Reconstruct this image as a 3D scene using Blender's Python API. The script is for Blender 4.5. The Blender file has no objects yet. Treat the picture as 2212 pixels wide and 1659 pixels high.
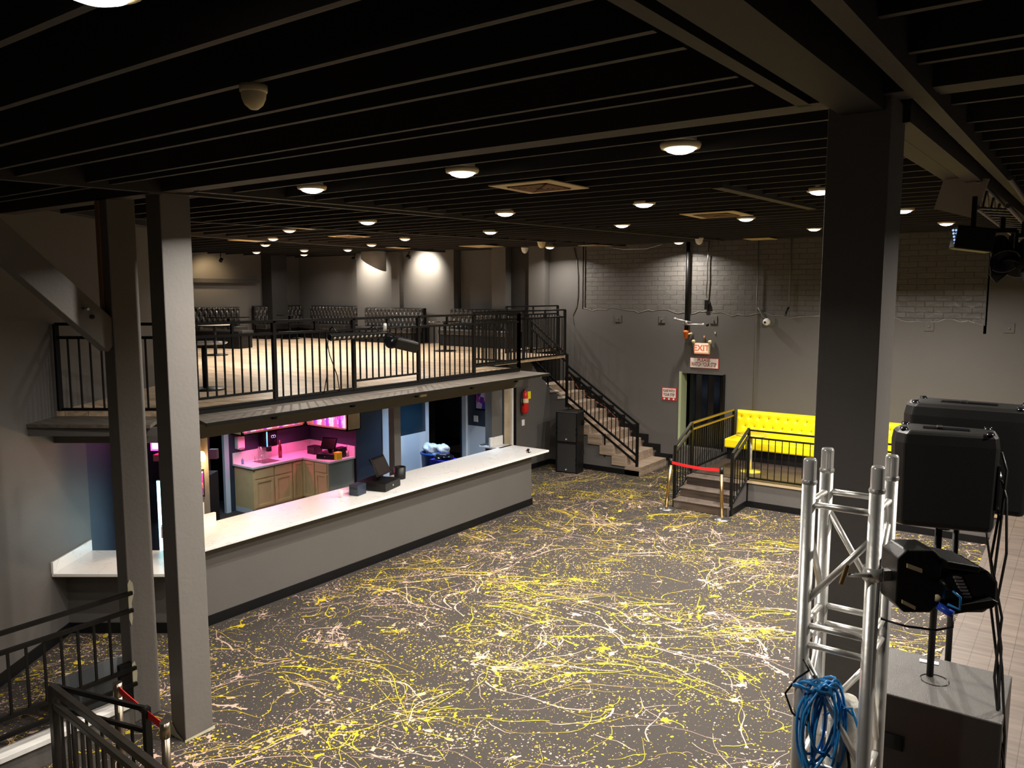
import bpy, bmesh, math, random
from mathutils import Vector, Matrix, Euler
R = math.radians
random.seed(7)
C = bpy.context.scene.collection
CH = 4.15; YAW = 35.85; PITCH = 6.42; FPX = 1720.0
cy_, sy_ = math.cos(R(YAW)), math.sin(R(YAW))
def rd(r, d):
    """annex axes: the left side of the building is turned 35.85 degrees against the hall"""
    return (r*cy_ - d*sy_, r*sy_ + d*cy_)
ZC = 5.33      # underside of joists
ZB = 2.76      # balcony floor
def CZ(y): return 5.03 + (y-4.0)*.022      # the roof rises slightly towards the brick wall
ZL = 5.36      # joists over the lounge sit a little higher
def cv(x, y):
    if x < -9.7 and y < 16.5: return x*1.025, y*1.025, ZL
    t = .792/(1.18-.022*y); return x*t, y*t, CZ(y*t)

# ------------------------------------------------------------------ materials
MATS = {}
def mat(name, col, rough=0.6, metal=0.0, emit=None, es=0.0, noise=0.0, nscale=6.0, bump=0.0, bscale=40.0, trans=0.0, alpha=1.0, spec=None, coat=0.0):
    if name in MATS: return MATS[name]
    m = bpy.data.materials.new(name); m.use_nodes = True
    nt = m.node_tree; b = nt.nodes['Principled BSDF']
    b.inputs['Base Color'].default_value = (*col, 1)
    b.inputs['Roughness'].default_value = rough
    b.inputs['Metallic'].default_value = metal
    if spec is not None: b.inputs['Specular IOR Level'].default_value = spec
    if coat: b.inputs['Coat Weight'].default_value = coat
    if trans: b.inputs['Transmission Weight'].default_value = trans
    if emit: b.inputs['Emission Color'].default_value = (*emit, 1); b.inputs['Emission Strength'].default_value = es
    if alpha < 1: b.inputs['Alpha'].default_value = alpha
    tc = nt.nodes.new('ShaderNodeTexCoord')
    if noise:
        n = nt.nodes.new('ShaderNodeTexNoise'); n.inputs['Scale'].default_value = nscale; n.inputs['Detail'].default_value = 5
        nt.links.new(tc.outputs['Object'], n.inputs['Vector'])
        mx = nt.nodes.new('ShaderNodeMixRGB'); mx.blend_type = 'MIX'
        lo = tuple(c*(1-noise) for c in col); hi = tuple(min(1, c*(1+noise)) for c in col)
        mx.inputs[1].default_value = (*lo, 1); mx.inputs[2].default_value = (*hi, 1)
        nt.links.new(n.outputs['Fac'], mx.inputs[0]); nt.links.new(mx.outputs[0], b.inputs['Base Color'])
    if bump:
        n2 = nt.nodes.new('ShaderNodeTexNoise'); n2.inputs['Scale'].default_value = bscale; n2.inputs['Detail'].default_value = 4
        nt.links.new(tc.outputs['Object'], n2.inputs['Vector'])
        bp = nt.nodes.new('ShaderNodeBump'); bp.inputs['Strength'].default_value = bump; bp.inputs['Distance'].default_value = 0.01
        nt.links.new(n2.outputs['Fac'], bp.inputs['Height']); nt.links.new(bp.outputs[0], b.inputs['Normal'])
    MATS[name] = m
    return m

def plank_mat(name, c1, c2, pw, pl, rough=0.45, rot=0.0):
    m = bpy.data.materials.new(name); m.use_nodes = True
    nt = m.node_tree; b = nt.nodes['Principled BSDF']; b.inputs['Roughness'].default_value = rough
    tc = nt.nodes.new('ShaderNodeTexCoord'); mp = nt.nodes.new('ShaderNodeMapping')
    mp.inputs['Rotation'].default_value = (0, 0, rot)
    nt.links.new(tc.outputs['Object'], mp.inputs['Vector'])
    br = nt.nodes.new('ShaderNodeTexBrick')
    br.inputs['Scale'].default_value = 1.0; br.inputs['Brick Width'].default_value = pl; br.inputs['Row Height'].default_value = pw
    br.inputs['Mortar Size'].default_value = 0.0025; br.offset = 0.37
    br.inputs['Color1'].default_value = (*c1, 1); br.inputs['Color2'].default_value = (*c2, 1)
    br.inputs['Mortar'].default_value = tuple(x*0.35 for x in c1) + (1,)
    nt.links.new(mp.outputs[0], br.inputs['Vector'])
    mp2 = nt.nodes.new('ShaderNodeMapping'); mp2.inputs['Scale'].default_value = (1.2, 14, 14); mp2.inputs['Rotation'].default_value = (0, 0, rot)
    nt.links.new(tc.outputs['Object'], mp2.inputs['Vector'])
    n = nt.nodes.new('ShaderNodeTexNoise'); n.inputs['Scale'].default_value = 1.6; n.inputs['Detail'].default_value = 7
    nt.links.new(mp2.outputs[0], n.inputs['Vector'])
    mx = nt.nodes.new('ShaderNodeMixRGB'); mx.blend_type = 'MULTIPLY'; mx.inputs[0].default_value = 0.75
    cr = nt.nodes.new('ShaderNodeValToRGB'); cr.color_ramp.elements[0].color = (.42, .38, .34, 1); cr.color_ramp.elements[0].position = .3
    cr.color_ramp.elements[1].color = (1.15, 1.1, 1.05, 1); cr.color_ramp.elements[1].position = .7
    nt.links.new(n.outputs['Fac'], cr.inputs[0]); nt.links.new(br.outputs['Color'], mx.inputs[1]); nt.links.new(cr.outputs[0], mx.inputs[2])
    nt.links.new(mx.outputs[0], b.inputs['Base Color'])
    MATS[name] = m; return m

def brick_mat(name, c1, c2, mort):
    m = bpy.data.materials.new(name); m.use_nodes = True
    nt = m.node_tree; b = nt.nodes['Principled BSDF']; b.inputs['Roughness'].default_value = .42
    tc = nt.nodes.new('ShaderNodeTexCoord'); sp = nt.nodes.new('ShaderNodeSeparateXYZ'); cb = nt.nodes.new('ShaderNodeCombineXYZ')
    nt.links.new(tc.outputs['Object'], sp.inputs[0])
    nt.links.new(sp.outputs['X'], cb.inputs['X']); nt.links.new(sp.outputs['Z'], cb.inputs['Y'])
    nz = nt.nodes.new('ShaderNodeTexNoise'); nz.inputs['Scale'].default_value = 5; nt.links.new(tc.outputs['Object'], nz.inputs['Vector'])
    vm = nt.nodes.new('ShaderNodeVectorMath'); vm.operation = 'MULTIPLY_ADD'; vm.inputs[1].default_value = (.03, .03, 0)
    nt.links.new(nz.outputs['Color'], vm.inputs[0]); nt.links.new(cb.outputs[0], vm.inputs[2])
    br = nt.nodes.new('ShaderNodeTexBrick'); br.inputs['Scale'].default_value = 1; br.inputs['Brick Width'].default_value = .33; br.inputs['Row Height'].default_value = .112
    br.inputs['Mortar Size'].default_value = .008; br.inputs['Mortar Smooth'].default_value = .5
    br.inputs['Color1'].default_value = (*c1, 1); br.inputs['Color2'].default_value = (*c2, 1); br.inputs['Mortar'].default_value = (*mort, 1)
    nt.links.new(vm.outputs[0], br.inputs['Vector']); nt.links.new(br.outputs['Color'], b.inputs['Base Color'])
    ad = nt.nodes.new('ShaderNodeMath'); ad.operation = 'MULTIPLY_ADD'; ad.inputs[1].default_value = -1.0
    n2 = nt.nodes.new('ShaderNodeTexNoise'); n2.inputs['Scale'].default_value = 7; n2.inputs['Detail'].default_value = 3; nt.links.new(tc.outputs['Object'], n2.inputs['Vector'])
    nt.links.new(br.outputs['Fac'], ad.inputs[0]); nt.links.new(n2.outputs['Fac'], ad.inputs[2])
    bp = nt.nodes.new('ShaderNodeBump'); bp.inputs['Strength'].default_value = .8; bp.inputs['Distance'].default_value = .02
    nt.links.new(ad.outputs[0], bp.inputs['Height']); nt.links.new(bp.outputs[0], b.inputs['Normal'])
    MATS[name] = m; return m

def marble_mat(name):
    m = bpy.data.materials.new(name); m.use_nodes = True
    nt = m.node_tree; b = nt.nodes['Principled BSDF']; b.inputs['Roughness'].default_value = .22
    tc = nt.nodes.new('ShaderNodeTexCoord')
    n = nt.nodes.new('ShaderNodeTexNoise'); n.inputs['Scale'].default_value = 1.6; n.inputs['Detail'].default_value = 9; n.inputs['Distortion'].default_value = 1.6
    nt.links.new(tc.outputs['Object'], n.inputs['Vector'])
    cr = nt.nodes.new('ShaderNodeValToRGB'); e = cr.color_ramp.elements
    e[0].position = .49; e[0].color = (.78, .76, .74, 1); e[1].position = .51; e[1].color = (.78, .76, .74, 1)
    x = e.new(.5); x.color = (.62, .60, .57, 1)
    nt.links.new(n.outputs['Fac'], cr.inputs[0]); nt.links.new(cr.outputs[0], b.inputs['Base Color'])
    MATS[name] = m; return m

def art_mat(name, cols, scale, es=0.0, seed=0.0, rough=.3):
    """abstract blotches for posters, bottles behind coloured light"""
    m = bpy.data.materials.new(name); m.use_nodes = True
    nt = m.node_tree; b = nt.nodes['Principled BSDF']; b.inputs['Roughness'].default_value = rough
    tc = nt.nodes.new('ShaderNodeTexCoord'); mp = nt.nodes.new('ShaderNodeMapping'); mp.inputs['Location'].default_value = (seed, seed*.7, 0)
    nt.links.new(tc.outputs['Object'], mp.inputs[0])
    v = nt.nodes.new('ShaderNodeTexVoronoi'); v.inputs['Scale'].default_value = scale
    nt.links.new(mp.outputs[0], v.inputs['Vector'])
    cr = nt.nodes.new('ShaderNodeValToRGB'); cr.color_ramp.interpolation = 'CONSTANT'
    e = cr.color_ramp.elements
    for i, c in enumerate(cols):
        p = i/len(cols)
        if i < 2: e[i].position = p; e[i].color = (*c, 1)
        else: x = e.new(p); x.color = (*c, 1)
    nt.links.new(v.outputs['Color'], cr.inputs[0])
    if es: nt.links.new(cr.outputs[0], b.inputs['Emission Color']); b.inputs['Emission Strength'].default_value = es
    nt.links.new(cr.outputs[0], b.inputs['Base Color'])
    MATS[name] = m; return m

WALL = mat('wall_paint', (.098, .091, .086), .62, noise=.08, nscale=1.5, bump=.15, bscale=60)
BRICK = brick_mat('painted_brick', (.120, .112, .104), (.108, .10, .094), (.088, .082, .076))
COLP = mat('column_paint', (.145, .135, .127), .5, noise=.1, nscale=3, bump=.2, bscale=30)
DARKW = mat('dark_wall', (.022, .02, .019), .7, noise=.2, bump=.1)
NAVY = mat('navy_wall', (.022, .032, .055), .6, noise=.1, bump=.1)
BLACKC = mat('ceiling_black', (.004, .004, .0045), .9, noise=.3, nscale=3)
JOIST = mat('joist_paint', (.030, .0255, .023), .7, noise=.3, nscale=2, bump=.2)
BASEB = mat('black_base', (.004, .004, .0045), .5, spec=.25)
IRON = mat('black_iron', (.0035, .0032, .0032), .45, spec=.25)
IRONG = mat('olive_gold_iron', (.25, .17, .03), .35, .6)
CARPET = mat('carpet', (.030, .0245, .0215), .95, noise=.35, nscale=40, bump=.3, bscale=200)
CYEL = mat('carpet_yellow', (.50, .37, .006), .85, noise=.1, nscale=60)
CPNK = mat('carpet_pink', (.46, .31, .25), .85, noise=.1, nscale=60)
DECK = plank_mat('oak_planks', (.74, .57, .40), (.56, .42, .29), .16, 1.3, .38)
STEPW = plank_mat('grey_oak', (.42, .33, .26), (.33, .26, .20), .16, 1.2, .5)
STAGEW = plank_mat('stage_planks', (.105, .082, .07), (.085, .067, .058), .15, 1.4, .45, R(90))
DKWOOD = plank_mat('dark_planks', (.085, .062, .05), (.068, .05, .04), .15, 1.2, .4)
MARBLE = marble_mat('marble')
VINYL = mat('black_vinyl', (.022, .019, .018), .3, coat=.4)
YVINYL = mat('yellow_vinyl', (.95, .76, .004), .42, noise=.04)
CHROME = mat('chrome', (.8, .78, .75), .25, .55)
ALU = mat('aluminium', (.80, .79, .76), .36, .8, noise=.12, nscale=8, bump=.1, bscale=25)
WELD = mat('weld_aluminium', (.8, .8, .8), .45, 1.0, bump=.4, bscale=90)
BLKPL = mat('black_plastic', (.0045, .0042, .0042), .42, bump=.1, bscale=200, spec=.35)
BLKGL = mat('black_gloss', (.004, .004, .005), .14)
WHITE = mat('white_paint', (.75, .74, .72), .45)
CREAM = mat('cream_metal', (.62, .48, .26), .5)
OFFW = mat('cream_plastic', (.72, .6, .36), .45)
MAPLE = mat('maple', (.62, .44, .22), .45, noise=.12, nscale=7)
RED = mat('red_paint', (.62, .02, .015), .35)
REDBELT = mat('red_belt', (.65, .01, .012), .7)
YEL = mat('yellow_tag', (.9, .68, .02), .5)
GOLD = mat('brushed_gold', (.55, .38, .18), .3, 1.0)
GREENJ = mat('pale_green', (.42, .47, .28), .5)
BLUE = mat('blue_jacket', (.015, .22, .55), .4)
BLUEC = mat('blue_plug', (.02, .08, .6), .35)
GREYPL = mat('grey_plastic', (.07, .075, .08), .5)
STEEL = mat('steel', (.5, .5, .5), .3, 1.0)
SILV = mat('silver_plastic', (.45, .43, .42), .35, .5)
ORANGE = mat('orange_paint', (.75, .14, .02), .4)
COPPER = mat('bare_wood_brown', (.28, .15, .07), .6, noise=.2, nscale=4)
MIRROR = mat('table_gloss', (.55, .53, .5), .15, .2)
GLASS = mat('clear_glass', (.9, .93, .93), .05, alpha=.3)
PBAG = mat('plastic_bag', (.6, .62, .65), .25, trans=.3)
TUBBLUE = mat('blue_barrel', (.01, .05, .22), .35)
GLOW = mat('lamp_glow', (1, 1, 1), .5, emit=(1.0, .93, .80), es=5)
GLOWP = mat('pink_glow', (1, .1, .5), .5, emit=(1.0, .03, .30), es=5)
GLOWC = mat('cyan_glow', (.5, 1, 1), .5, emit=(.35, .9, 1.0), es=4)
GLOWO = mat('amber_glow', (1, .6, .2), .5, emit=(1.0, .45, .12), es=30)
BLUELED = mat('blue_led', (.1, .5, 1), .5, emit=(.05, .45, 1.0), es=5)
EXITW = mat('exit_face', (.9, .75, .6), .5, emit=(1.0, .70, .52), es=.35)
EXITR = mat('exit_red', (.9, .1, .05), .5, emit=(1.0, .28, .12), es=.7)
SIGNW = mat('sign_white', (.8, .72, .66), .5)
SIGNR = mat('sign_red', (.5, .03, .03), .5)
REDLET = mat('brown_letter', (.18, .03, .02), .6)
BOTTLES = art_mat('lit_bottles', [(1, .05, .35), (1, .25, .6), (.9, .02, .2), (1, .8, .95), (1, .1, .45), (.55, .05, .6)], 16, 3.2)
POSTERM = art_mat('poster_print', [(.05, .02, .2), (.16, .03, .35), (.4, .05, .3), (.05, .05, .3), (.5, .4, .6), (.02, .02, .12)], 9, 0, 3.1)
POSTER2 = art_mat('poster_print_two', [(.2, .02, .2), (.4, .05, .1), (.6, .3, .5), (.1, .02, .2)], 12, 0, 1.7)

# ------------------------------------------------------------------ mesh builder
class MB:
    def __init__(s): s.v = []; s.f = []; s.mi = []; s.sm = []
    def add(s, vs, fs, mi=0, smooth=False):
        o = len(s.v); s.v += [tuple(v) for v in vs]
        for f in fs: s.f.append(tuple(i+o for i in f)); s.mi.append(mi); s.sm.append(smooth)
        return s
    def box(s, x0, x1, y0, y1, z0, z1, mi=0):
        vs = [(x0,y0,z0),(x1,y0,z0),(x1,y1,z0),(x0,y1,z0),(x0,y0,z1),(x1,y0,z1),(x1,y1,z1),(x0,y1,z1)]
        return s.add(vs, [(0,3,2,1),(4,5,6,7),(0,1,5,4),(1,2,6,5),(2,3,7,6),(3,0,4,7)], mi)
    def obox(s, c, size, rot=(0,0,0), mi=0):
        M = Euler(rot).to_matrix(); c = Vector(c); h = [x/2 for x in size]
        vs = [c + M @ Vector((sx*h[0], sy*h[1], sz*h[2])) for sz in (-1,1) for sx,sy in ((-1,-1),(1,-1),(1,1),(-1,1))]
        return s.add(vs, [(0,3,2,1),(4,5,6,7),(0,1,5,4),(1,2,6,5),(2,3,7,6),(3,0,4,7)], mi)
    def bar(s, a, b, w, h, mi=0, up=(0,0,1)):
        a, b = Vector(a), Vector(b); d = (b-a).normalized(); u = Vector(up)
        if abs(d.dot(u)) > .98: u = Vector((0,1,0))
        sd = d.cross(u).normalized(); u2 = sd.cross(d).normalized()
        vs = []
        for p in (a, b):
            for x, y in ((-1,-1),(1,-1),(1,1),(-1,1)): vs.append(p + sd*x*w/2 + u2*y*h/2)
        return s.add(vs, [(0,3,2,1),(4,5,6,7),(0,1,5,4),(1,2,6,5),(2,3,7,6),(3,0,4,7)], mi)
    def prism(s, poly, z0, z1, mi=0, fn=None):
        n = len(poly); fn = fn or (lambda p, z: (p[0], p[1], z))
        vs = [fn(p, z0) for p in poly] + [fn(p, z1) for p in poly]
        fs = [tuple(reversed(range(n))), tuple(range(n, 2*n))] + [(i, (i+1) % n, n+(i+1) % n, n+i) for i in range(n)]
        return s.add(vs, fs, mi)
    def tube(s, pts, r, seg=10, mi=0, cap=True, closed=False):
        pts = [Vector(p) for p in pts]; n = len(pts); rs = r if isinstance(r, (list, tuple)) else [r]*n
        vs = []; last = None
        for i, p in enumerate(pts):
            a = pts[i-1] if (i or closed) else p; b = pts[(i+1) % n] if (i < n-1 or closed) else p
            d = (b-a).normalized() if (b-a).length > 1e-9 else Vector((0,0,1))
            if last is None: u = d.orthogonal().normalized()
            else:
                u = last - d*last.dot(d); u = u.normalized() if u.length > 1e-6 else d.orthogonal().normalized()
            last = u; w = d.cross(u)
            for k in range(seg):
                t = 2*math.pi*k/seg; vs.append(p + (u*math.cos(t) + w*math.sin(t))*rs[i])
        fs = []
        for i in range(n if closed else n-1):
            j = (i+1) % n
            for k in range(seg): fs.append((i*seg+k, i*seg+(k+1) % seg, j*seg+(k+1) % seg, j*seg+k))
        s.add(vs, fs, mi, True)
        if cap and not closed:
            o = len(s.v) - len(vs)
            s.f.append(tuple(o+k for k in reversed(range(seg)))); s.mi.append(mi); s.sm.append(False)
            s.f.append(tuple(o+(n-1)*seg+k for k in range(seg))); s.mi.append(mi); s.sm.append(False)
        return s
    def cyl(s, a, b, r0, r1=None, seg=20, mi=0):
        return s.tube([a, b], [r0, r0 if r1 is None else r1], seg, mi)
    def lathe(s, prof, c, seg=28, mi=0, axis=(0,0,1)):
        """prof: (radius, height) list; c: origin"""
        a = Vector(axis).normalized(); u = a.orthogonal().normalized(); w = a.cross(u); c = Vector(c)
        vs = []
        for r, h in prof:
            for k in range(seg):
                t = 2*math.pi*k/seg; vs.append(c + a*h + (u*math.cos(t)+w*math.sin(t))*r)
        fs = [(i*seg+k, i*seg+(k+1) % seg, (i+1)*seg+(k+1) % seg, (i+1)*seg+k) for i in range(len(prof)-1) for k in range(seg)]
        return s.add(vs, fs, mi, True)
    def build(s, name, mats, parent=None, bevel=0.0, local=False, flip=False):
        m = bpy.data.meshes.new(name)
        off = Vector((0,0,0)) if (local or parent is None) else wloc(parent)
        m.from_pydata([tuple(Vector(v)-off) for v in s.v], [], s.f)
        ms = mats if isinstance(mats, (list, tuple)) else [mats]
        for x in ms: m.materials.append(x)
        m.polygons.foreach_set('material_index', s.mi); m.polygons.foreach_set('use_smooth', s.sm)
        bm = bmesh.new(); bm.from_mesh(m); bmesh.ops.recalc_face_normals(bm, faces=bm.faces); bm.to_mesh(m); bm.free()
        m.update()
        o = bpy.data.objects.new(name, m); C.objects.link(o)
        if parent is not None: o.parent = parent
        if bevel:
            b = o.modifiers.new('bevel', 'BEVEL'); b.width = bevel; b.segments = 2; b.limit_method = 'ANGLE'; b.angle_limit = R(40)
        return o
def wloc(o):
    v = Vector((0,0,0))
    while o is not None: v = v + o.location; o = o.parent
    return v
def thing(name, label, cat, loc=(0,0,0), rotz=0, group=None):
    o = bpy.data.objects.new(name, None); C.objects.link(o); o.location = loc; o.rotation_euler = (0,0,rotz); o.empty_display_size = .1
    o['label'] = label; o['category'] = cat
    if group: o['group'] = group
    return o
def tag(o, label, cat, group=None):
    o['label'] = label; o['category'] = cat
    if group: o['group'] = group
    return o
def struct(o): o['kind'] = 'structure'; return o
def clone(o, parent=None):
    c = o.copy(); C.objects.link(c)
    if parent is not None: c.parent = parent
    for ch in list(o.children): clone(ch, c)
    return c
def dup(root, loc, rotz=None, label=None, group=None):
    c = clone(root); c.location = loc
    if rotz is not None: c.rotation_euler = (0,0,rotz)
    if label: c['label'] = label
    if group: c['group'] = group
    return c
def text(name, body, size, loc, rot, m, parent, ext=.002, align='CENTER', sx=1.0):
    cu = bpy.data.curves.new(name, 'FONT'); cu.body = body; cu.size = size; cu.extrude = ext; cu.align_x = align; cu.align_y = 'CENTER'; cu.offset = size*.022
    t = bpy.data.objects.new(name, cu); C.objects.link(t)
    dg = bpy.context.evaluated_depsgraph_get()
    me = bpy.data.meshes.new_from_object(t.evaluated_get(dg)); bpy.data.objects.remove(t)
    me.materials.clear(); me.materials.append(m)
    o = bpy.data.objects.new(name, me); C.objects.link(o); o.parent = parent
    o.location = Vector(loc) - wloc(parent); o.rotation_euler = rot; o.scale = (sx, 1, 1)
    return o

# ------------------------------------------------------------------ dance floor
def build_floor():
    V = []; F = []; MI = []
    def inside(x, y):
        r = x*cy_ + y*sy_; d = -x*sy_ + y*cy_
        if x > -.95 or y > 17.5 or y < .6: return False
        if r < -5.4: return False
        if x < -8.7 and y < 12.7 and d > 9.38: return False
        if y > 12.7 and x < -10.5: return False
        if y > 16.2 and x < -8.2: return False
        if y > 15.08 and x > -6.3 or (y > 14.2 and -6.3 < x < -5.2): return False
        return True
    def blob(x, y, r, z, mi, n=7, jit=.35, ax=1., ang=0.):
        o = len(V); ca, sa = math.cos(ang), math.sin(ang); z += random.random()*.0007
        for k in range(n):
            t = 2*math.pi*k/n; q = r*(1+random.uniform(-jit, jit)); u, w = q*math.cos(t)*ax, q*math.sin(t)
            V.append((x+u*ca-w*sa, y+u*sa+w*ca, z))
        F.append(tuple(range(o, o+n))); MI.append(mi)
    def stroke(x, y, a, L, w, curl, z, mi, ph=None):
        n = max(6, int(L/.07)); o = len(V); ph = ph if ph is not None else random.uniform(0, 6); z += random.random()*.0007; beads = []
        for i in range(n+1):
            t = i/n; a2 = a + curl*t + .25*math.sin(t*9+ph)
            ww = w*(.35 + .65*abs(math.sin(t*3.0+ph)))*(1 - .8*t) + .0011
            if random.random() < .10: ww *= 1.9
            if random.random() < .16: beads.append((x, y, ww*random.uniform(1.5, 3.2)))
            nx, ny = -math.sin(a2), math.cos(a2)
            V.append((x+nx*ww, y+ny*ww, z)); V.append((x-nx*ww, y-ny*ww, z))
            if i: q = o+2*i; F.append((q-2, q-1, q+1, q)); MI.append(mi)
            x += math.cos(a2)*L/n; y += math.sin(a2)*L/n
            if not inside(x, y): break
        for bx_, by_, br_ in beads: blob(bx_, by_, min(br_, .028), z, mi, 8, .4, random.uniform(1, 1.8), random.uniform(0, 3))
    def rnd():
        while True:
            x, y = random.uniform(-10.8, -.95), random.uniform(1.0, 17.4)
            if inside(x, y): return x, y
    ZY, ZP = .0013, .0005
    centers = [(rnd(), random.random()) for _ in range(330)]
    # throws: bundles of roughly parallel flung strokes with blobs and dust of the same paint
    def put(x, y, r, m2, n=5, j=.3): 
        if inside(x, y): blob(x, y, r, ZY if m2 == 1 else ZP, m2, n, j, random.uniform(1, 2), random.uniform(0, 3))
    for _ in range(330):
        (cx, cy) = rnd(); m0 = 1 if random.random() < .5 else 2
        ang = random.choice([.45, 3.6, random.uniform(0, 6.28)]) + random.gauss(0, .45); curl = random.gauss(0, .9); ph = random.uniform(0, 6)
        L0 = random.choice([.4, .7, 1.0, 1.5]); sp = random.uniform(.05, .22)
        for _k in range(random.randint(2, 6)):
            m2 = m0 if random.random() < .85 else 3-m0
            x, y = cx+random.gauss(0, sp), cy+random.gauss(0, sp)
            if inside(x, y): stroke(x, y, ang+random.gauss(0, .22), L0*random.uniform(.4, 1.2), random.choice([.0015, .0025, .004, .006, .011]), curl+random.gauss(0, .4), ZY if m2 == 1 else ZP, m2, ph+random.gauss(0, .5))
        for _k in range(random.randint(3, 12)):
            t = random.uniform(-.2, 1.1)*L0; q = random.gauss(0, .09)
            put(cx+t*math.cos(ang)-q*math.sin(ang), cy+t*math.sin(ang)+q*math.cos(ang), random.choice([.007, .010, .014, .022]), m0, 9, .45)
        for _k in range(random.randint(20, 90)):
            t = random.gauss(.5, .5)*L0; q = random.gauss(0, .16)
            put(cx+t*math.cos(ang)-q*math.sin(ang), cy+t*math.sin(ang)+q*math.cos(ang), random.choice([.003, .004, .006, .009]), m0 if random.random() < .9 else 3-m0)
    # loose single strokes
    for i in range(900):
        (x, y) = rnd(); m2 = random.choice([1, 2])
        stroke(x, y, random.uniform(0, 6.28), random.choice([.15, .3, .5, .8])*random.uniform(.6, 1.3), random.choice([.0015, .002, .003, .006]), random.gauss(0, 1.5), ZY if m2 == 1 else ZP, m2)
    # fine spray, strongly clustered
    for (cx, cy), q in centers:
        sp = random.choice([.12, .2, .35, .55]); mi = 1 if q < .5 else 2; st_ = random.uniform(1, 2.5); a_ = random.uniform(0, 3)
        for _ in range(random.randint(60, 190)):
            u, w_ = random.gauss(0, sp)*st_, random.gauss(0, sp)
            m2 = mi if random.random() < .86 else 3-mi
            put(cx+u*math.cos(a_)-w_*math.sin(a_), cy+u*math.sin(a_)+w_*math.cos(a_), random.choice([.0025, .0035, .0045, .006, .010]), m2)
    for _ in range(26000):
        x, y = rnd(); put(x, y, random.choice([.002, .0025, .003, .004, .006]), random.choice([1, 2]), 4)
    # big splats with short legs
    for _ in range(170):
        x, y = rnd(); m2 = random.choice([1, 2]); r = random.choice([.016, .022, .03, .04]); z = (ZY if m2 == 1 else ZP)+.0004
        blob(x, y, r, z, m2, 13, .5, random.uniform(1, 2), random.uniform(0, 3))
        for _k in range(random.randint(2, 5)): stroke(x, y, random.uniform(0, 6.28), random.uniform(.05, .25), r*.22, random.gauss(0, .8), z, m2)
        for _k in range(random.randint(4, 14)): put(x+random.gauss(0, r*3.5), y+random.gauss(0, r*3.5), r*random.uniform(.1, .4), m2, 7)
    o = len(V)
    V.extend([(-14,-3,0),(4,-3,0),(4,18,0),(-14,18,0)]); F.append((o, o+1, o+2, o+3)); MI.append(0)
    m = bpy.data.meshes.new('floor'); m.from_pydata(V, [], F)
    for x in (CARPET, CYEL, CPNK): m.materials.append(x)
    m.polygons.foreach_set('material_index', MI)
    bm = bmesh.new(); bm.from_mesh(m)
    for f in bm.faces:
        if f.normal.z < 0: f.normal_flip()
    bm.to_mesh(m); bm.free()
    fo = bpy.data.objects.new('floor', m); C.objects.link(fo); struct(fo)
build_floor()

# ------------------------------------------------------------------ ceiling
def rbox(x0, x1, y0, y1, d0, d1):
    """box following the roof slope; d0, d1 relative to the joist underside"""
    vs = [(x, y, CZ(y)+d) for d in (d0, d1) for x, y in ((x0, y0), (x1, y0), (x1, y1), (x0, y1))]
    return MB().add(vs, [(0,3,2,1),(4,5,6,7),(0,1,5,4),(1,2,6,5),(2,3,7,6),(3,0,4,7)])
ceil = struct(rbox(-24, 4.2, -3, 18.2, .45, .52).build('ceiling', BLACKC))
ys = [1.2, 1.77, 2.35, 2.90, 3.42, 3.73, 4.37, 4.60, 5.30, 5.79, 6.45, 6.85, 7.28, 7.75]
y = 8.2
while y < 17.5: ys.append(y); y += .445
for i, yy in enumerate(ys):
    yr = cv(0, yy)[1]; w = .034
    if yy < 5.0:
        rbox(-15, -1.20, yr-w/2, yr+w/2, 0, .45).build('joist', JOIST, ceil)
        rbox(-.62, 4, yr-w/2+.07, yr+w/2+.07, 0, .45).build('joist', JOIST, ceil)
    else:
        x0 = -12.2 if yy < 8.6 else -23
        rbox(max(x0, -9.3), 4, yr-w/2, yr+w/2, 0, .45).build('joist', JOIST, ceil)
        if yy > 5.5: MB().box(x0 if yy > 8.6 else -13, -9.3, yr*1.12-w/2, yr*1.12+w/2, ZL, ZL+.25).build('joist', mat('joist_dark', (.012, .010, .009), .7), ceil)
def beam(x0, x1, y0, y1, d0, d1): return rbox(x0, x1, y0, y1, d0, d1).build('beam', JOIST, ceil)
beam(-15, 4, 3.80, 3.92, -.02, .2)
beam(-15, 4, 3.96, 4.02, -.012, .2)
rbox(-1.15, -1.09, 1.2, 3.85, -.02, .10).build('beam', MATS['beam_dark'] if 'beam_dark' in MATS else mat('beam_dark', (.008, .0065, .0058), .7), ceil)
rbox(-.96, -.78, -2, 3.9, -.08, .2).build('beam', mat('beam_dark', (.008, .0065, .0058), .7), ceil)
beam(-.66, -.59, 1.8, 16.5, -.06, .12)
beam(-.83, -.72, 4.1, 16.5, -.10, 0); beam(-1.0, -.88, 4.1, 16.5, -.06, 0)
beam(-6.44, -6.37, -1, 16.5, -.03, .12); beam(-6.22, -6.15, 4.0, 7.2, -.02, .12)
beam(-2.72, -2.62, 6.7, 9.6, -.03, .1); rbox(-9.36, -9.24, 5.0, 17.5, -.01, .5).build('beam', BLACKC, ceil); MB().box(-14.9, -14.8, 8.6, 17.5, ZL-.04, ZL+.1).build('beam', JOIST, ceil)

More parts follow.
